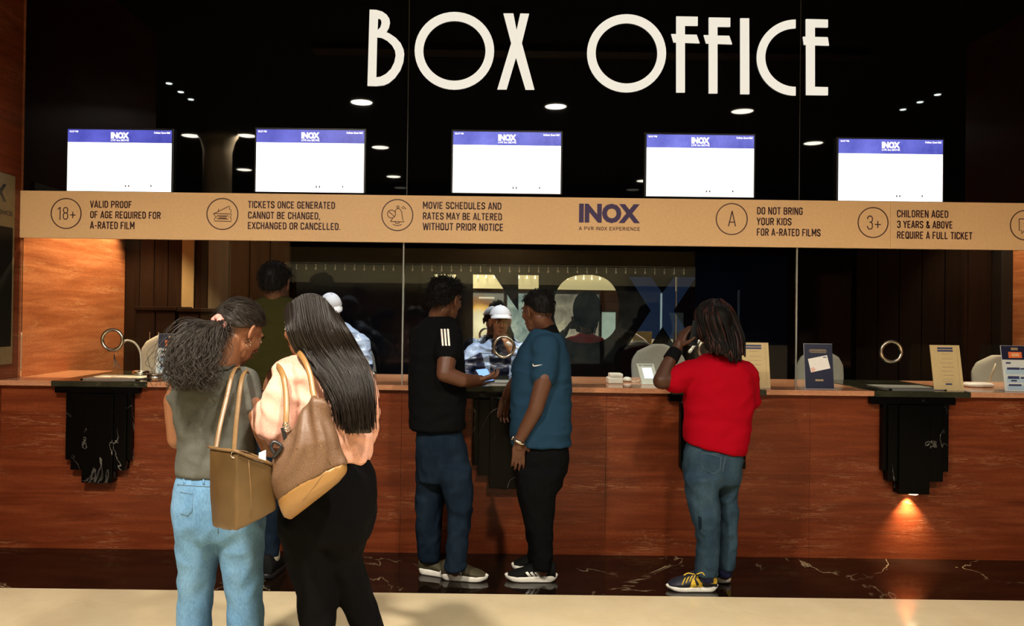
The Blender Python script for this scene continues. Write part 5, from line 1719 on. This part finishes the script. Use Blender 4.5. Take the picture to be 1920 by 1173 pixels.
for px, py, Yb in ((405, 845, 2.592), (440, 851, 2.485)):
    c = P(px, py, Yb - .012)
    MB().tube([c + .011 * np.array([math.cos(a), 0, math.sin(a)]) for a in np.linspace(0, 6.283, 14, endpoint=False)], .003, 6, closed=True).build('strap_ring', M['chrome'], bag, True)
bvb = bvh_of(bg)
seam(bvb, [(466, 862), (468, 885), (470, 910), (471, 940), (470, 970)], .0016, M['leather_strap'], bag, 'seam', 2.5)

# second bag: slouchy canvas upper gathered at the strap, smooth tan base
rowsb = [((583, 750), (601, 750), .012), ((566, 778), (613, 775), .030), ((546, 808), (624, 800), .045), ((527, 838), (632, 822), .055), ((513, 864), (638, 840), .062), ((507, 890), (643, 853), .066), ((513, 918), (647, 862), .066), ((522, 940), (649, 870), .064)]
rowst = [((521, 937), (649.5, 868), .0645), ((527, 955), (651, 878), .062), ((533, 968), (650, 886), .054), ((545, 974), (636, 903), .030)]
def bag2_rings(rows, Y):
    rings = []
    for (l, r, b) in rows:
        a, c = P(l[0], l[1], Y + .02), P(r[0], r[1], Y - .01)
        mid = (a + c) / 2; half = (c - a) / 2
        an = np.linspace(0, 2 * np.pi, 36, endpoint=False)
        ring = mid + np.outer(np.cos(an), half) + np.outer(np.sign(np.sin(an)) * np.abs(np.sin(an)) ** .8, np.array([0, 1.0, 0]) * b)
        if (l, r) in (rowsb[-1][:2], rowst[0][:2]): ring[:, 2] += .020 * np.maximum(0, -np.sin(an))
        rings.append(ring)
    return rings
bag2 = empty('tote_bag', tuple(P(580, 970, 2.58)), 'slouchy flecked brown tote bag with a smooth tan base hanging beside the pink sweater', 'bag')
v = Vol(); v._rings(bag2_rings(rowsb, 2.58))
me = v.mesh(.006, 4); fold(me, .018, 8, (1.3, 1, .45), True, lambda co: np.clip((co[:, 2] - 0.95) * 3, 0.1, 1), 8)
for v_ in me.vertices:
    h_ = min(1, max(0, (v_.co.z - .93) / .22)); h_ = h_ * (1.25 - h_)
    px_ = (v_.co.x - P(585, 800, 2.58)[0]) / (.05 + .09 * (1 - min(1, max(0, (v_.co.z - .9) / .3))))
    v_.co += v_.normal * (.020 * h_ * math.sin(px_ * 7.5 + 2.2 * math.sin(v_.co.z * 16)))
me.update()
bg2 = link_mesh('body', me, M['canvas'], bag2, True)
v = Vol(); v._rings(bag2_rings(rowst, 2.578))
me = v.mesh(.006, 4); bt2 = link_mesh('tan_base', me, M['tan_base'], bag2, True)
strap([P(536, 800, 2.60), P(537, 770, 2.62), P(536, 735, 2.655), P(531, 705, 2.685), P(524, 690, 2.73), P(517, 686, 2.79), P(514, 700, 2.86)], .0095, M['tan_base'], bag2)
strap([P(591, 752, 2.58), P(587, 735, 2.60), P(582, 705, 2.63), P(573, 680, 2.66), P(563, 664, 2.70), P(556, 660, 2.76)], .0095, M['tan_base'], bag2)
for px, py in ((536, 798), (538, 803)):
    c = P(px, py, 2.585)
    MB().tube([c + .009 * np.array([math.cos(a), 0, math.sin(a)]) for a in np.linspace(0, 6.283, 12, endpoint=False)], .0026, 6, closed=True).build('strap_ring', M['chrome'], bag2, True)
MB().obox(tuple(P(533, 814, 2.585)), (.006, 0, .002), (0, .002, 0), (-.006, 0, .022)).build('strap_tab', M['dark_plastic'], bag2)
bv2 = bvh_of(bt2)
seam(bv2, [(547, 968), (570, 935), (592, 908), (606, 888)], .0012, M['leather_strap'], bag2, 'seam', 2.5)
bv2 = bvh_of(bg2)
seam(bv2, [(596, 825), (606, 842), (614, 858), (620, 872)], .0014, M['leather_strap'], bag2, 'seam', 2.5)
MB().tube(bez([P(515, 850, 2.56), P(508, 838, 2.56), P(514, 828, 2.565), P(528, 838, 2.56), P(512, 858, 2.56)], 5), .006, 6).build('leather_bow', M['dark_plastic'], bag2, True)

def phone(c, right, up, label, screen, size=(.036, .075, .004), lit=True):
    c, right, up = Vector(c), Vector(right).normalized(), Vector(up).normalized()
    up = (up - right * up.dot(right)).normalized(); n = right.cross(up)
    t = empty('smartphone', tuple(c), label, 'phone')
    MB().obox(c, right * size[0], up * size[1], n * size[2]).build('case', M['dark_plastic'], t)
    MB().obox(c + n * (size[2] + .0006), right * size[0] * .92, up * size[1] * .94, n * .0005).build('screen', screen, t)
    return t
M['phone_blue'] = plain('lit blue phone screen', (0.2, 0.4, 0.8), 0.2, emis=(0.16, 0.32, 0.75), estr=1.0, var=0)
M['phone_dark'] = plain('dark glossy phone screen', (0.02, 0.025, 0.03), 0.1, var=0)
phone(hand1 + np.array([-.01, .06, .05]), (0.9, -0.3, 0), (0.2, 0.7, 0.7), 'dark smartphone held by the woman in the grey tee', M['phone_blue'])
def floorpt(px, py):
    p = G(px, py, 0.0); return (p.x, p.y)
ZMEN = ([-1, -.45, .0, .3, .6, 1], [-.70, -.62, -.10, .10, .42, .58])

# ---------------------------------------------------------------- man in the olive shirt
Y = 4.56
h3 = Head(P(516, 532, 4.54), (0.12, 1, -0.08), (0, 0, 1), 1.0)
torso = [(492, 543, 556, Y, .065), (462, 572, 574, Y, .10), (446, 590, 596, Y, .12), (442, 594, 640, Y, .13), (446, 592, 700, Y, .13), (450, 590, 750, Y, .13), (448, 592, 800, Y, .13)]
pelvis = [(456, 584, 790, Y, .12), (453, 586, 830, Y, .13), (455, 584, 870, Y, .125), (462, 576, 900, Y, .11)]
LL = [(452, 520, 880, Y, .11), (450, 508, 940, Y, .09), (448, 492, 1000, Y, .075), (450, 488, 1048, Y, .065)]
RL = [(500, 574, 880, Y - .02, .11), (494, 548, 930, Y - .02, .09), (487, 526, 990, Y - .02, .075), (486, 522, 1046, Y - .02, .065)]
lf = [floorpt(468, 1076), floorpt(470, 1066)]; lf = [(lf[0][0], Y - .09), (lf[0][0] - .02, Y + .18)]
rx = G(504, 1080).x; rf = [(rx, Y - .12), (rx + .02, Y + .16)]
arms = [([P(458, 612, Y), P(452, 690, 4.62), P(470, 712, 4.80), P(490, 712, 4.9)], [.055, .045, .036, .027], ((.3, .9, 0), (0, 0, -1), 1, .3, 1)),
        ([P(580, 612, Y), P(590, 690, 4.62), P(570, 712, 4.80), P(552, 712, 4.9)], [.055, .045, .036, .027], ((-.3, .9, 0), (0, 0, -1), -1, .3, 1))]
sleeves = [([P(460, 610, Y), P(452, 665, 4.60)], [.075, .068]), ([P(576, 610, Y), P(588, 665, 4.60)], [.075, .068])]
m1, b_, s_, p_ = figure('person', (rx, Y), 'man with black hair in an olive shirt standing at the counter behind the two women', 'skin', h3, P(517, 572, 4.56), torso, .6, pelvis, .65, [LL, RL], .9, arms, sleeves, ('shirt', M['olive']), ('jeans', M['jeans_dark']), (0.005, 7), (0.006, 9), [lf, rf])
link_mesh('hair', cap_mesh(h3, 1.12, ZMEN, .03, 30, 2), M['hair'], m1, True)
strands('hair_strands', tufts(h3, 500, ZMEN, .03, .012, (0, -.3, -.6), 1.10, .7, 5), .0016, .0008, M['hair'], m1)
face_parts(m1, h3, 'skin')
M['cuff'] = plain('pale jeans cuff', (0.35, 0.32, 0.22), 0.85, var=0.15)
for L, dy in ((LL, 0), (RL, -.02)):
    c = np.array(W((L[-1][0] + L[-1][1]) / 2, L[-1][2], Y + dy)); 
    v = Vol(); v.loft([(c + np.array([0, 0, -.012]), .060, .066), (c + np.array([0, 0, .02]), .062, .069), (c + np.array([0, 0, .045]), .060, .066)], 24, 2)
    link_mesh('rolled_cuff', v.mesh(.006, 2), M['cuff'], m1, True)
for ft in (lf, rf): shoe(m1, ft[0], ft[1], .10, (M['black_shoe'], M['dark_plastic']), 'boot', .14, .03)

# ---------------------------------------------------------------- man in the black polo
Y = 4.55
h4 = Head(P(836, 562, 4.55), (0.56, 0.80, -0.18), (0, 0, 1), 1.02)
torso = [(802, 850, 594, Y, .06), (788, 860, 606, Y, .095), (775, 866, 625, Y, .12), (769, 869, 655, Y, .135), (767, 872, 700, Y, .14), (767, 874, 750, Y, .14), (768, 872, 804, Y, .145)]
pelvis = [(776, 868, 790, Y, .12), (780, 872, 830, Y, .13), (781, 880, 870, Y, .13), (784, 882, 900, Y, .12)]
LL = [(781, 840, 880, Y + .05, .11), (780, 833, 930, Y + .05, .095), (780, 827, 985, Y + .05, .08), (784, 825, 1030, Y + .05, .07), (785, 824, 1052, Y + .05, .066)]
RL = [(818, 882, 872, Y - .06, .11), (830, 886, 915, Y - .08, .10), (841, 885, 960, Y - .10, .085), (838, 877, 1015, Y - .11, .07), (834, 874, 1052, Y - .11, .066)]
lf = [floorpt(786, 1072), floorpt(852, 1080)]
rf = [floorpt(826, 1083), floorpt(914, 1088)]
ph = P(909, 704, 4.57)
arms = [([P(846, 635, 4.46), P(838, 672, 4.38), P(834, 700, 4.35), P(866, 712, 4.38), P(893, 712, 4.50)], [.058, .054, .047, .040, .029], ((.75, .5, .05), (.1, .2, 1), 1, .55, 1)),
        ([P(782, 640, 4.62), P(800, 700, 4.72), P(850, 722, 4.78), P(892, 716, 4.74)], [.055, .045, .036, .027], ((.9, -.3, .1), (0, -.2, 1), -1, .6, 1))]
sleeves = [([P(842, 630, 4.47), P(839, 664, 4.40)], [.076, .070]), ([P(790, 632, 4.6), P(790, 672, 4.66)], [.075, .066])]
m2, b_, s4, p_ = figure('person', W(828, 1080, Y), 'man in a black polo with three white sleeve stripes, looking at a phone', 'skin', h4, P(822, 592, 4.55), torso, .8, pelvis, .8, [LL, RL], .95, arms, sleeves, ('polo_shirt', M['black_cloth']), ('jeans', M['jeans_dark']), (0.006, 7), (0.007, 9), [lf, rf])
link_mesh('hair', cap_mesh(h4, 1.16, ZMEN, .05, 40, 4), M['hair'], m2, True)
strands('hair_strands', tufts(h4, 700, ZMEN, .035, .018, (0, -.4, -.3), 1.12, 1.0, 6), .0018, .0008, M['hair'], m2)
face_parts(m2, h4, 'skin')
for x in (826, 832, 838):
    decal('sleeve_stripe', poly_px([(x, 616), (x + 3.6, 616.5), (x + 6.2, 648), (x + 2.6, 647.5)]), s4, M['decal_white'], s4, .004)
for k, ft in enumerate((lf, rf)):
    up, so = shoe(m2, ft[0], ft[1], .105, (M['olive_shoe'], M['white_rubber']), 'shoe', .105, .032)
    if k:
        b = bvh_of(up)
        seam(b, [(857, 1068), (866, 1067), (864, 1074), (857, 1068), (863, 1072), (865, 1077)], .0022, M['decal_white'], up, 'shoe_emblem', 4.4)
        seam(b, [(835, 1054), (838, 1058), (843, 1059), (850, 1056), (858, 1053), (863, 1052)], .003, M['cuff'], up, 'collar_trim', 4.4)
phone(ph, (0.9, 0.25, 0.1), (-0.3, 0.75, 0.35), 'smartphone with a lit blue screen in the hands of the man in black', M['phone_blue'])

# ---------------------------------------------------------------- man in the teal polo
Y = 4.52
h5 = Head(P(1008, 583, 4.50), (-0.60, 0.78, -0.18), (0, 0, 1), 1.0)
torso = [(1000, 1043, 616, Y, .06), (988, 1054, 632, Y, .10), (974, 1064, 655, Y, .125), (963, 1069, 690, Y, .14), (958, 1071, 735, Y, .145), (957, 1071, 790, Y, .145), (957, 1070, 834, Y, .15)]
pelvis = [(966, 1068, 820, Y, .135), (967, 1068, 850, Y, .14), (968, 1062, 885, Y, .135), (972, 1052, 912, Y, .12)]
LL = [(969, 1056, 878, Y - .06, .10), (974, 1043, 930, Y - .07, .085), (986, 1036, 980, Y - .07, .07), (998, 1036, 1035, Y - .06, .062), (1001, 1034, 1066, Y - .06, .058)]
RL = [(967, 1052, 878, Y + .06, .10), (970, 1036, 930, Y + .08, .085), (984, 1028, 980, Y + .10, .07), (990, 1022, 1030, Y + .12, .062), (990, 1020, 1052, Y + .12, .058)]
lf = [floorpt(1044, 1088), floorpt(948, 1086)]
rf = [floorpt(1026, 1066), floorpt(960, 1066)]
arms = [([P(1022, 655, 4.41), P(1020, 710, 4.36), P(1004, 768, 4.35), P(984, 805, 4.37), P(973, 828, 4.38)], [.06, .050, .043, .036, .028], ((-.02, .05, -1), (-.2, .95, 0), 1, .22, 1.0)),
        ([P(994, 668, 4.58), P(976, 706, 4.68), P(958, 728, 4.77), P(949, 742, 4.80)], [.045, .045, .036, .028], ((-.2, .1, -1), (.3, -.9, 0), -1, .4, 1))]
sleeves = [([P(1022, 652, 4.43), P(1019, 704, 4.385)], [.080, .072]), ([P(990, 664, 4.58), P(976, 692, 4.66)], [.062, .056])]
m3, b_, s5, p_ = figure('person', W(1010, 1085, Y), 'man in a teal blue polo with black collar and black trousers, arm hanging', 'skin', h5, P(1022, 614, 4.52), torso, .85, pelvis, .85, [LL, RL], .95, arms, sleeves, ('polo_shirt', M['teal']), ('trousers', M['black_cloth']), (0.006, 7), (0.006, 9), [lf, rf])
v = Vol(); c = P(1023, 617, 4.52); v.loft([(c + np.array([0.004, 0, -.022]), .080, .078), (c, .070, .070), (c + np.array([-.004, 0, .028]), .062, .062)], 24, 2)
link_mesh('collar', v.mesh(.006, 3), M['black_cloth'], m3, True)
zm5 = ([-1, -.45, .0, .3, .6, 1], [-.58, -.45, -.05, .10, .42, .58])
link_mesh('hair', cap_mesh(h5, 1.10, zm5, .02, 30, 6), M['hair'], m3, True)
strands('hair_strands', tufts(h5, 400, zm5, .02, .008, (0, -.3, -.6), 1.08, .6, 8), .0015, .0008, M['hair'], m3)
face_parts(m3, h5, 'skin')
# swoosh-like tick on the sleeve
decal('sleeve_emblem', poly_px([(999, 681), (1000.5, 684.5), (1003, 684.6), (1018, 682.8), (1004, 686.6), (1000, 686.6), (998.4, 684.5)]), s5, M['decal_white'], s5, .004)
# wrist watch
wc = P(973.5, 826, 4.38); wd = (P(973, 828, 4.38) - P(984, 805, 4.37)); wd /= np.linalg.norm(wd)
u_ = np.cross(wd, [0, 1, 0]); u_ /= np.linalg.norm(u_); v_ = np.cross(wd, u_)
wa = MB().tube([wc + .034 * (math.cos(a) * u_ + math.sin(a) * v_) + wd * .0 for a in np.linspace(0, 6.283, 24, endpoint=False)], .010, 8, closed=True).build('wristwatch', M['steel'], m3, True)
cc = wc + (-u_ * .030 - v_ * 0.018); 
MB().tube([wc - u_ * .036 * (1 if u_[0] > 0 else -1), wc - u_ * .045 * (1 if u_[0] > 0 else -1)], .017, 16).build('watch_case', M['chrome'], wa, True)
for k, ft in enumerate((lf, rf)):
    up, so = shoe(m3, ft[0], ft[1], .105, (M['black_shoe'], M['white_rubber']), 'shoe', .105, .032)
    if k == 0:
        for x in (985, 993.5, 1002):
            decal('shoe_stripe', poly_px([(x, 1073), (x + 4.2, 1071), (x + 11.5, 1080), (x + 7, 1081.5)]), up, M['decal_white'], up, .004)

# ---------------------------------------------------------------- man in the red tee
Y = 4.40
h6 = Head(P(1341, 610, 4.40), (-0.22, 1, -0.1), (0, 0, 1), 1.0)
torso = [(1322, 1370, 664, Y, .065), (1302, 1396, 676, Y, .10), (1288, 1410, 694, Y, .12), (1284, 1415, 720, Y, .13), (1283, 1413, 760, Y, .13), (1283, 1406, 800, Y, .13), (1283, 1396, 842, Y, .135, -.22)]
pelvis = [(1286, 1392, 822, Y, .115), (1282, 1391, 850, Y, .125), (1282, 1389, 880, Y, .125), (1286, 1386, 905, Y, .11)]
LL = [(1284, 1346, 890, Y - .05, .105), (1288, 1346, 930, Y - .06, .09), (1297, 1348, 965, Y - .08, .08), (1306, 1347, 1000, Y - .07, .074), (1308, 1346, 1040, Y - .06, .068), (1304, 1344, 1078, Y - .05, .064)]
RL = [(1338, 1388, 890, Y + .03, .10), (1344, 1380, 935, Y + .04, .085), (1350, 1383, 980, Y + .04, .075), (1350, 1380, 1020, Y + .04, .068), (1346, 1374, 1068, Y + .04, .06)]
lf = [floorpt(1345, 1106), floorpt(1250, 1104)]
rx = G(1361, 1096); rf = [(rx.x + .01, rx.y), (rx.x - .05, rx.y + .26)]
arms = [([P(1302, 698, 4.40), P(1262, 712, 4.36), P(1240, 714, 4.34), P(1252, 684, 4.38), P(1270, 652, 4.42)], [.058, .050, .046, .038, .029], ((.42, .15, .88), (.85, .3, -.35), -1, .35, 1.0)),
        ([P(1398, 698, 4.40), P(1404, 755, 4.44), P(1396, 772, 4.50), P(1362, 748, 4.62), P(1342, 738, 4.68)], [.058, .048, .043, .035, .027], ((-.5, .8, 0), (0, 0, -1), -1, .3, 1))]
sleeves = [([P(1304, 698, 4.40), P(1266, 712, 4.365)], [.076, .073]), ([P(1394, 702, 4.40), P(1402, 748, 4.43)], [.078, .072])]
m4, b_, s6, p6 = figure('person', W(1335, 1100, Y), 'man in a red tee and faded jeans with long reddish hair, phone at his ear', 'skin_dark', h6, P(1345, 662, 4.42), torso, .6, pelvis, .65, [LL, RL], .95, arms, sleeves, ('tee_shirt', M['red']), ('jeans', M['jeans_mid']), (0.006, 6), (0.007, 9), [lf, rf], hem=.15)
zm6 = ([-1, -.45, .1, .45, 1], [-.9, -.8, -.40, .20, .62])
link_mesh('hair', cap_mesh(h6, 1.10, zm6, .03, 40, 9), M['hair'], m4, True)
face_parts(m4, h6, 'skin_dark')
# rope-like locks down to the shoulders
lines = []
r_ = np.random.default_rng(21)
for i in range(150):
    u = i / 149 if i < 75 else r_.uniform(0, 1)
    row = r_.uniform(0, 1)
    x0 = np.interp(u, [0, 1], [1303, 1378]); 
    x1 = np.interp(u, [0, 1], [1310, 1394]); x2 = np.interp(u, [0, 1], [1322, 1397])
    yend = np.interp(u, [0, .45, .8, 1], [650, 662, 676, 664]) + r_.normal(0, 4)
    bulge = math.sin(u * 3.14)
    g = [P(np.interp(u, [0, 1], [1330, 1356]), 562 + 6 * row, 4.42), P(np.interp(u, [0, 1], [1312, 1370]), 572 + 6 * row, 4.40 - .03 * bulge), P(x0, 592, 4.40 - .105 * bulge + .03 * (1 - bulge) - .01 * row), P(x1, 630, 4.39 - .11 * bulge - .01 * row), P(x2, yend - 12, 4.33 - .07 * bulge), P(x2 + 1, yend, 4.32 - .065 * bulge)]
    g = [q + r_.normal(0, .003, 3) for q in g]
    lines.append(bez(g, 6))
m_a, m_b = MB(), MB()
for i, L in enumerate(lines):
    (m_b if i % 3 == 0 else m_a).tube(L, [.0075] * (len(L) - 3) + [.007, .006, .003], 6)
m_a.build('hair_locks', M['hair'], m4, True)
m_b.build('hair_locks', M['hair_red'], m4, True)
# wristband
a0, a1 = P(1257, 674, 4.39), P(1267, 657, 4.415)
MB().tube([a0, (a0 + a1) / 2, a1], [.042, .040, .037], 18).build('wristband', M['black_cloth'], m4, True)
phone(P(1303, 624, 4.39), (0.7, 0.65, 0.0), (0.25, 0.0, 0.97), 'dark smartphone held to the ear by the man in the red tee', M['phone_dark'], (.035, .07, .005))
bj6 = bvh_of(p6)
M['seam6'] = plain('faded denim seam', (0.045, 0.075, 0.10), 0.85, var=0.1)
seam(bj6, [(1316, 848), (1336, 852), (1352, 856), (1350, 880), (1340, 888), (1318, 880), (1316, 848)], .0022, M['seam6'], p6, 'pocket_seam', 4.3)
seam(bj6, [(1360, 856), (1356, 880), (1350, 905)], .0022, M['seam6'], p6, 'seam', 4.3)
seam(bj6, [(1283, 838), (1310, 844), (1340, 850), (1370, 854)], .0025, M['seam6'], p6, 'waistband_seam', 4.3)
decal('knee_tear', poly_px([(1309, 966), (1315, 970), (1316, 985), (1313, 996), (1310, 990), (1309, 978)]), p6, M['jeans_dark'], p6, .003)
upL, so = shoe(m4, lf[0], lf[1], .105, (M['navy_shoe'], M['white_rubber']), 'shoe', .115, .024)
me = textpx_mesh('AX', 1292, 1323, 1085, 1105, 0, .06)
decal('shoe_lettering', me, upL, M['yellow'], upL, .003)
decal('heel_patch', poly_px([(1331, 1094), (1341, 1080), (1345, 1086), (1344, 1094)]), upL, M['yellow'], upL, .003)
b = bvh_of(upL)
m_ = MB()
for k in range(5):
    x = 1279 + k * 7.0
    m_.tube([on_surface(b, x, 1096 - k * 3.2, .002, 4.3), on_surface(b, x + 3, 1088 - k * 3.0, .004, 4.3), on_surface(b, x + 6, 1083 - k * 2.2, .004, 4.3)], .0035, 6)
m_.tube(bez([P(1302, 1076, 4.26), P(1290, 1074, 4.25), P(1282, 1078, 4.25)], 5), .003, 6)
m_.tube(bez([P(1306, 1076, 4.26), P(1316, 1073, 4.25), P(1321, 1078, 4.25)], 5), .003, 6)
m_.build('laces', M['yellow'], upL, True)
upR, so = shoe(m4, rf[0], rf[1], .10, (M['navy_shoe'], M['white_rubber']), 'shoe', .13, .024)
decal('heel_patch', poly_px([(1349, 1084), (1352, 1074), (1370, 1072), (1374, 1084), (1362, 1086)]), upR, M['yellow'], upR, .003)
M['sock'] = plain('blue sock', (0.012, 0.018, 0.09), 0.8, var=0.2)
for xs_, ys_ in ((P(1325, 1078, Y - .05)[0], Y - .05), (P(1359, 1068, Y + .04)[0], Y + .04)):
    MB().tube([(xs_, ys_, .20), (xs_, ys_, .12), (xs_, ys_, .06)], [.040, .037, .036], 16).build('sock', M['sock'], m4, True)

# ---------------------------------------------------------------- booth clerks
def clerk(label, hc, fwd, up, torso, arms, sleeves, Y, cx, seed):
    h = Head(hc, fwd, up, 0.96)
    rows = [(cx - 42, cx + 42, 745, Y, .115), (cx - 44, cx + 44, 790, Y, .125), (cx - 42, cx + 42, 830, Y, .12)]
    LLc = [(cx - 42, cx - 1, 815, Y, .10), (cx - 38, cx - 4, 880, Y, .08), (cx - 34, cx - 8, 935, Y, .065)]
    RLc = [(cx + 1, cx + 42, 815, Y, .10), (cx + 4, cx + 38, 880, Y, .08), (cx + 8, cx + 34, 935, Y, .065)]
    xl, xr = Xof(cx - 21, Y), Xof(cx + 21, Y)
    ft = [[(xl, Y + .08), (xl - .03, Y - .16)], [(xr, Y + .08), (xr + .03, Y - .16)]]
    nb = h.p(0, -.035, -.135)
    t, b, s, p = figure('person', (Xof(cx, Y), Y), label, 'skin_golden', h, nb, torso, .6, rows, .7, [LLc, RLc], .9, arms, sleeves, ('jacket', M['navy_jacket']), ('trousers', M['black_cloth']), (0.012, 8), (0.006, 10), ft, .0055, .044, shirt_vox=.0065)
    s.data.materials.append(M['pale_jacket'])
    face_parts(t, h, 'skin_golden')
    for q in ft: shoe(t, q[0], q[1], .095, (M['black_shoe'], M['dark_plastic']))
    # cap: dome and brim
    zmc = ([-1, 1], [.05, .22])
    link_mesh('hair', cap_mesh(h, 1.07, ([-1, -.4, .1, .5, 1], [-.55, -.45, -.1, .3, .55]), .02), M['hair'], t, True)
    dome = cap_mesh(h, 1.17, zmc, .0)
    co = link_mesh('cap', dome, M['cap'], t, True)
    vs, fs = [], []
    n = 22
    for lay in (0, 1):
        for k in range(n + 1):
            a = math.pi * (0.12 + 0.76 * k / n)
            for f in (0.0, .5, 1.0):
                rr = 1 + f * .72 * math.sin(a) ** .8
                x = .082 * math.cos(a) * (1 + f * .05); y = -.012 + .104 * math.sin(a) * (1 if f == 0 else 1) + f * .066 * math.sin(a) ** .7
                vs.append(tuple(h.p(x, y, .056 + .012 * math.sin(a) - f * .018 + f * f * 0 - .010 * f * math.cos(a) ** 2 - lay * .004)))
    m1_ = (n + 1) * 3
    for k in range(n):
        for q in range(2):
            a, b2, c, d = k * 3 + q, (k + 1) * 3 + q, (k + 1) * 3 + q + 1, k * 3 + q + 1
            fs.append((a, b2, c, d)); fs.append((m1_ + d, m1_ + c, m1_ + b2, m1_ + a))
        a, b2 = k * 3 + 2, (k + 1) * 3 + 2
        fs.append((a, b2, m1_ + b2, m1_ + a))
    me = bpy.data.meshes.new('brim'); me.from_pydata(vs, [], fs); me.update()
    bm = bmesh.new(); bm.from_mesh(me); bmesh.ops.recalc_face_normals(bm, faces=bm.faces); bm.to_mesh(me); bm.free()
    link_mesh('brim', me, M['cap'], co, True)
    MB().tube([tuple(h.p(*q)) for q in ((0, -.012, .125), (0, -.012, .132))], [.008, .006], 10).build('cap_button', M['cap'], co, True)
    MB().tube([tuple(h.p(.0865 * math.cos(a), -.012 + .108 * math.sin(a), .052 + .010 * math.sin(a))) for a in np.linspace(0, 6.283, 40, endpoint=False)], .0028, 6, closed=True).build('cap_band', M['dark_plastic'], co, True)
    return t, s, h
M['cap'] = fabric('pale grey cap', (0.44, 0.44, 0.48), .7, var=.06)
Y = 5.98
t8, s8, h8 = clerk('clerk in a pale cap and navy jacket behind the glass, hand at the chin', P(938, 603, 5.95), (0.10, -1, -0.12), (0, 0, 1),
    [(922, 958, 636, Y, .06), (902, 972, 646, Y, .09), (884, 988, 660, Y, .11), (880, 990, 690, Y, .12), (884, 984, 720, Y, .12), (890, 980, 760, Y, .12)],
    [([P(890, 662, Y), P(868, 704, 5.93), P(878, 722, 5.80), P(912, 716, 5.66)], [.05, .042, .034, .026], ((.5, -.7, 0), (0, 0, -1), 1, .35, .92)),
     ([P(982, 662, Y), P(990, 705, 5.86), P(972, 680, 5.74), P(956, 656, 5.72)], [.05, .042, .034, .026], ((-.35, .1, 1), (-.6, .6, .2), -1, .8, .92))],
    [([P(892, 662, Y), P(867, 704, 5.92), P(879, 722, 5.80), P(904, 718, 5.70)], [.075, .062, .052, .042]), ([P(980, 662, Y), P(992, 706, 5.86), P(972, 682, 5.745), P(962, 666, 5.725)], [.075, .06, .05, .04])], Y, 937, 1)
def panels(c):
    # pale shoulder yoke and two tapering chest panels, pale patches on the sleeves
    x, z = c[:, 0], c[:, 2]
    zs = W(937, 662, Y).z
    xc = Xof(937, Y)
    yoke = (z > zs + 0.005 - 0.5 * np.maximum(0, np.abs(x - xc) - .15)) & (np.abs(x - xc) > .06)
    ch = (np.abs(np.abs(x - xc) - (.105 + (z - zs) * .18)) < .026 + (z - zs) * .10) & (z > zs - .26) & (z <= zs)
    return (yoke | ch).astype(int)
paint(s8, panels)
Y = 6.0
t7, s7, h7 = clerk('clerk in a pale cap and glasses, half hidden by the long-haired woman', P(620, 580, 5.98), (0.35, -0.85, -0.45), (0, -.1, 1),
    [(606, 648, 606, Y, .06), (590, 668, 620, Y, .09), (570, 684, 640, Y, .11), (566, 686, 670, Y, .12), (570, 682, 705, Y, .12), (574, 680, 745, Y, .12)],
    [([P(576, 645, Y), P(564, 690, 5.9), P(590, 712, 5.74), P(620, 712, 5.66)], [.05, .042, .034, .026], ((.6, -.6, 0), (0, 0, -1), 1, .35, .92)),
     ([P(676, 645, Y), P(682, 690, 5.9), P(668, 712, 5.74), P(650, 712, 5.66)], [.05, .042, .034, .026], ((-.6, -.6, 0), (0, 0, -1), -1, .35, .92))],
    [([P(578, 645, Y), P(564, 690, 5.9), P(590, 712, 5.75)], [.075, .062, .05]), ([P(674, 645, Y), P(682, 690, 5.9), P(668, 712, 5.75)], [.075, .062, .05])], Y, 627, 2)
def panels7(c):
    zs = W(640, 668, Y).z
    return (c[:, 2] > zs - 0.3 * (c[:, 0] - Xof(660, Y))).astype(int)
paint(s7, panels7)
# glasses on the second clerk
m = MB()
for s_ in (-1, 1):
    m.tube([tuple(h7.p(s_ * .031 + .021 * math.cos(a), .098, .006 + .016 * math.sin(a))) for a in np.linspace(0, 6.283, 20, endpoint=False)], .0016, 6, closed=True)
    m.tube([tuple(h7.p(s_ * .052, .097, .010)), tuple(h7.p(s_ * .078, .04, .012)), tuple(h7.p(s_ * .084, -.01, .010))], .0016, 6)
m.tube([tuple(h7.p(-.010, .099, .010)), tuple(h7.p(0, .102, .013)), tuple(h7.p(.010, .099, .010))], .0016, 6)
m.build('glasses', M['chrome'], t7, True)
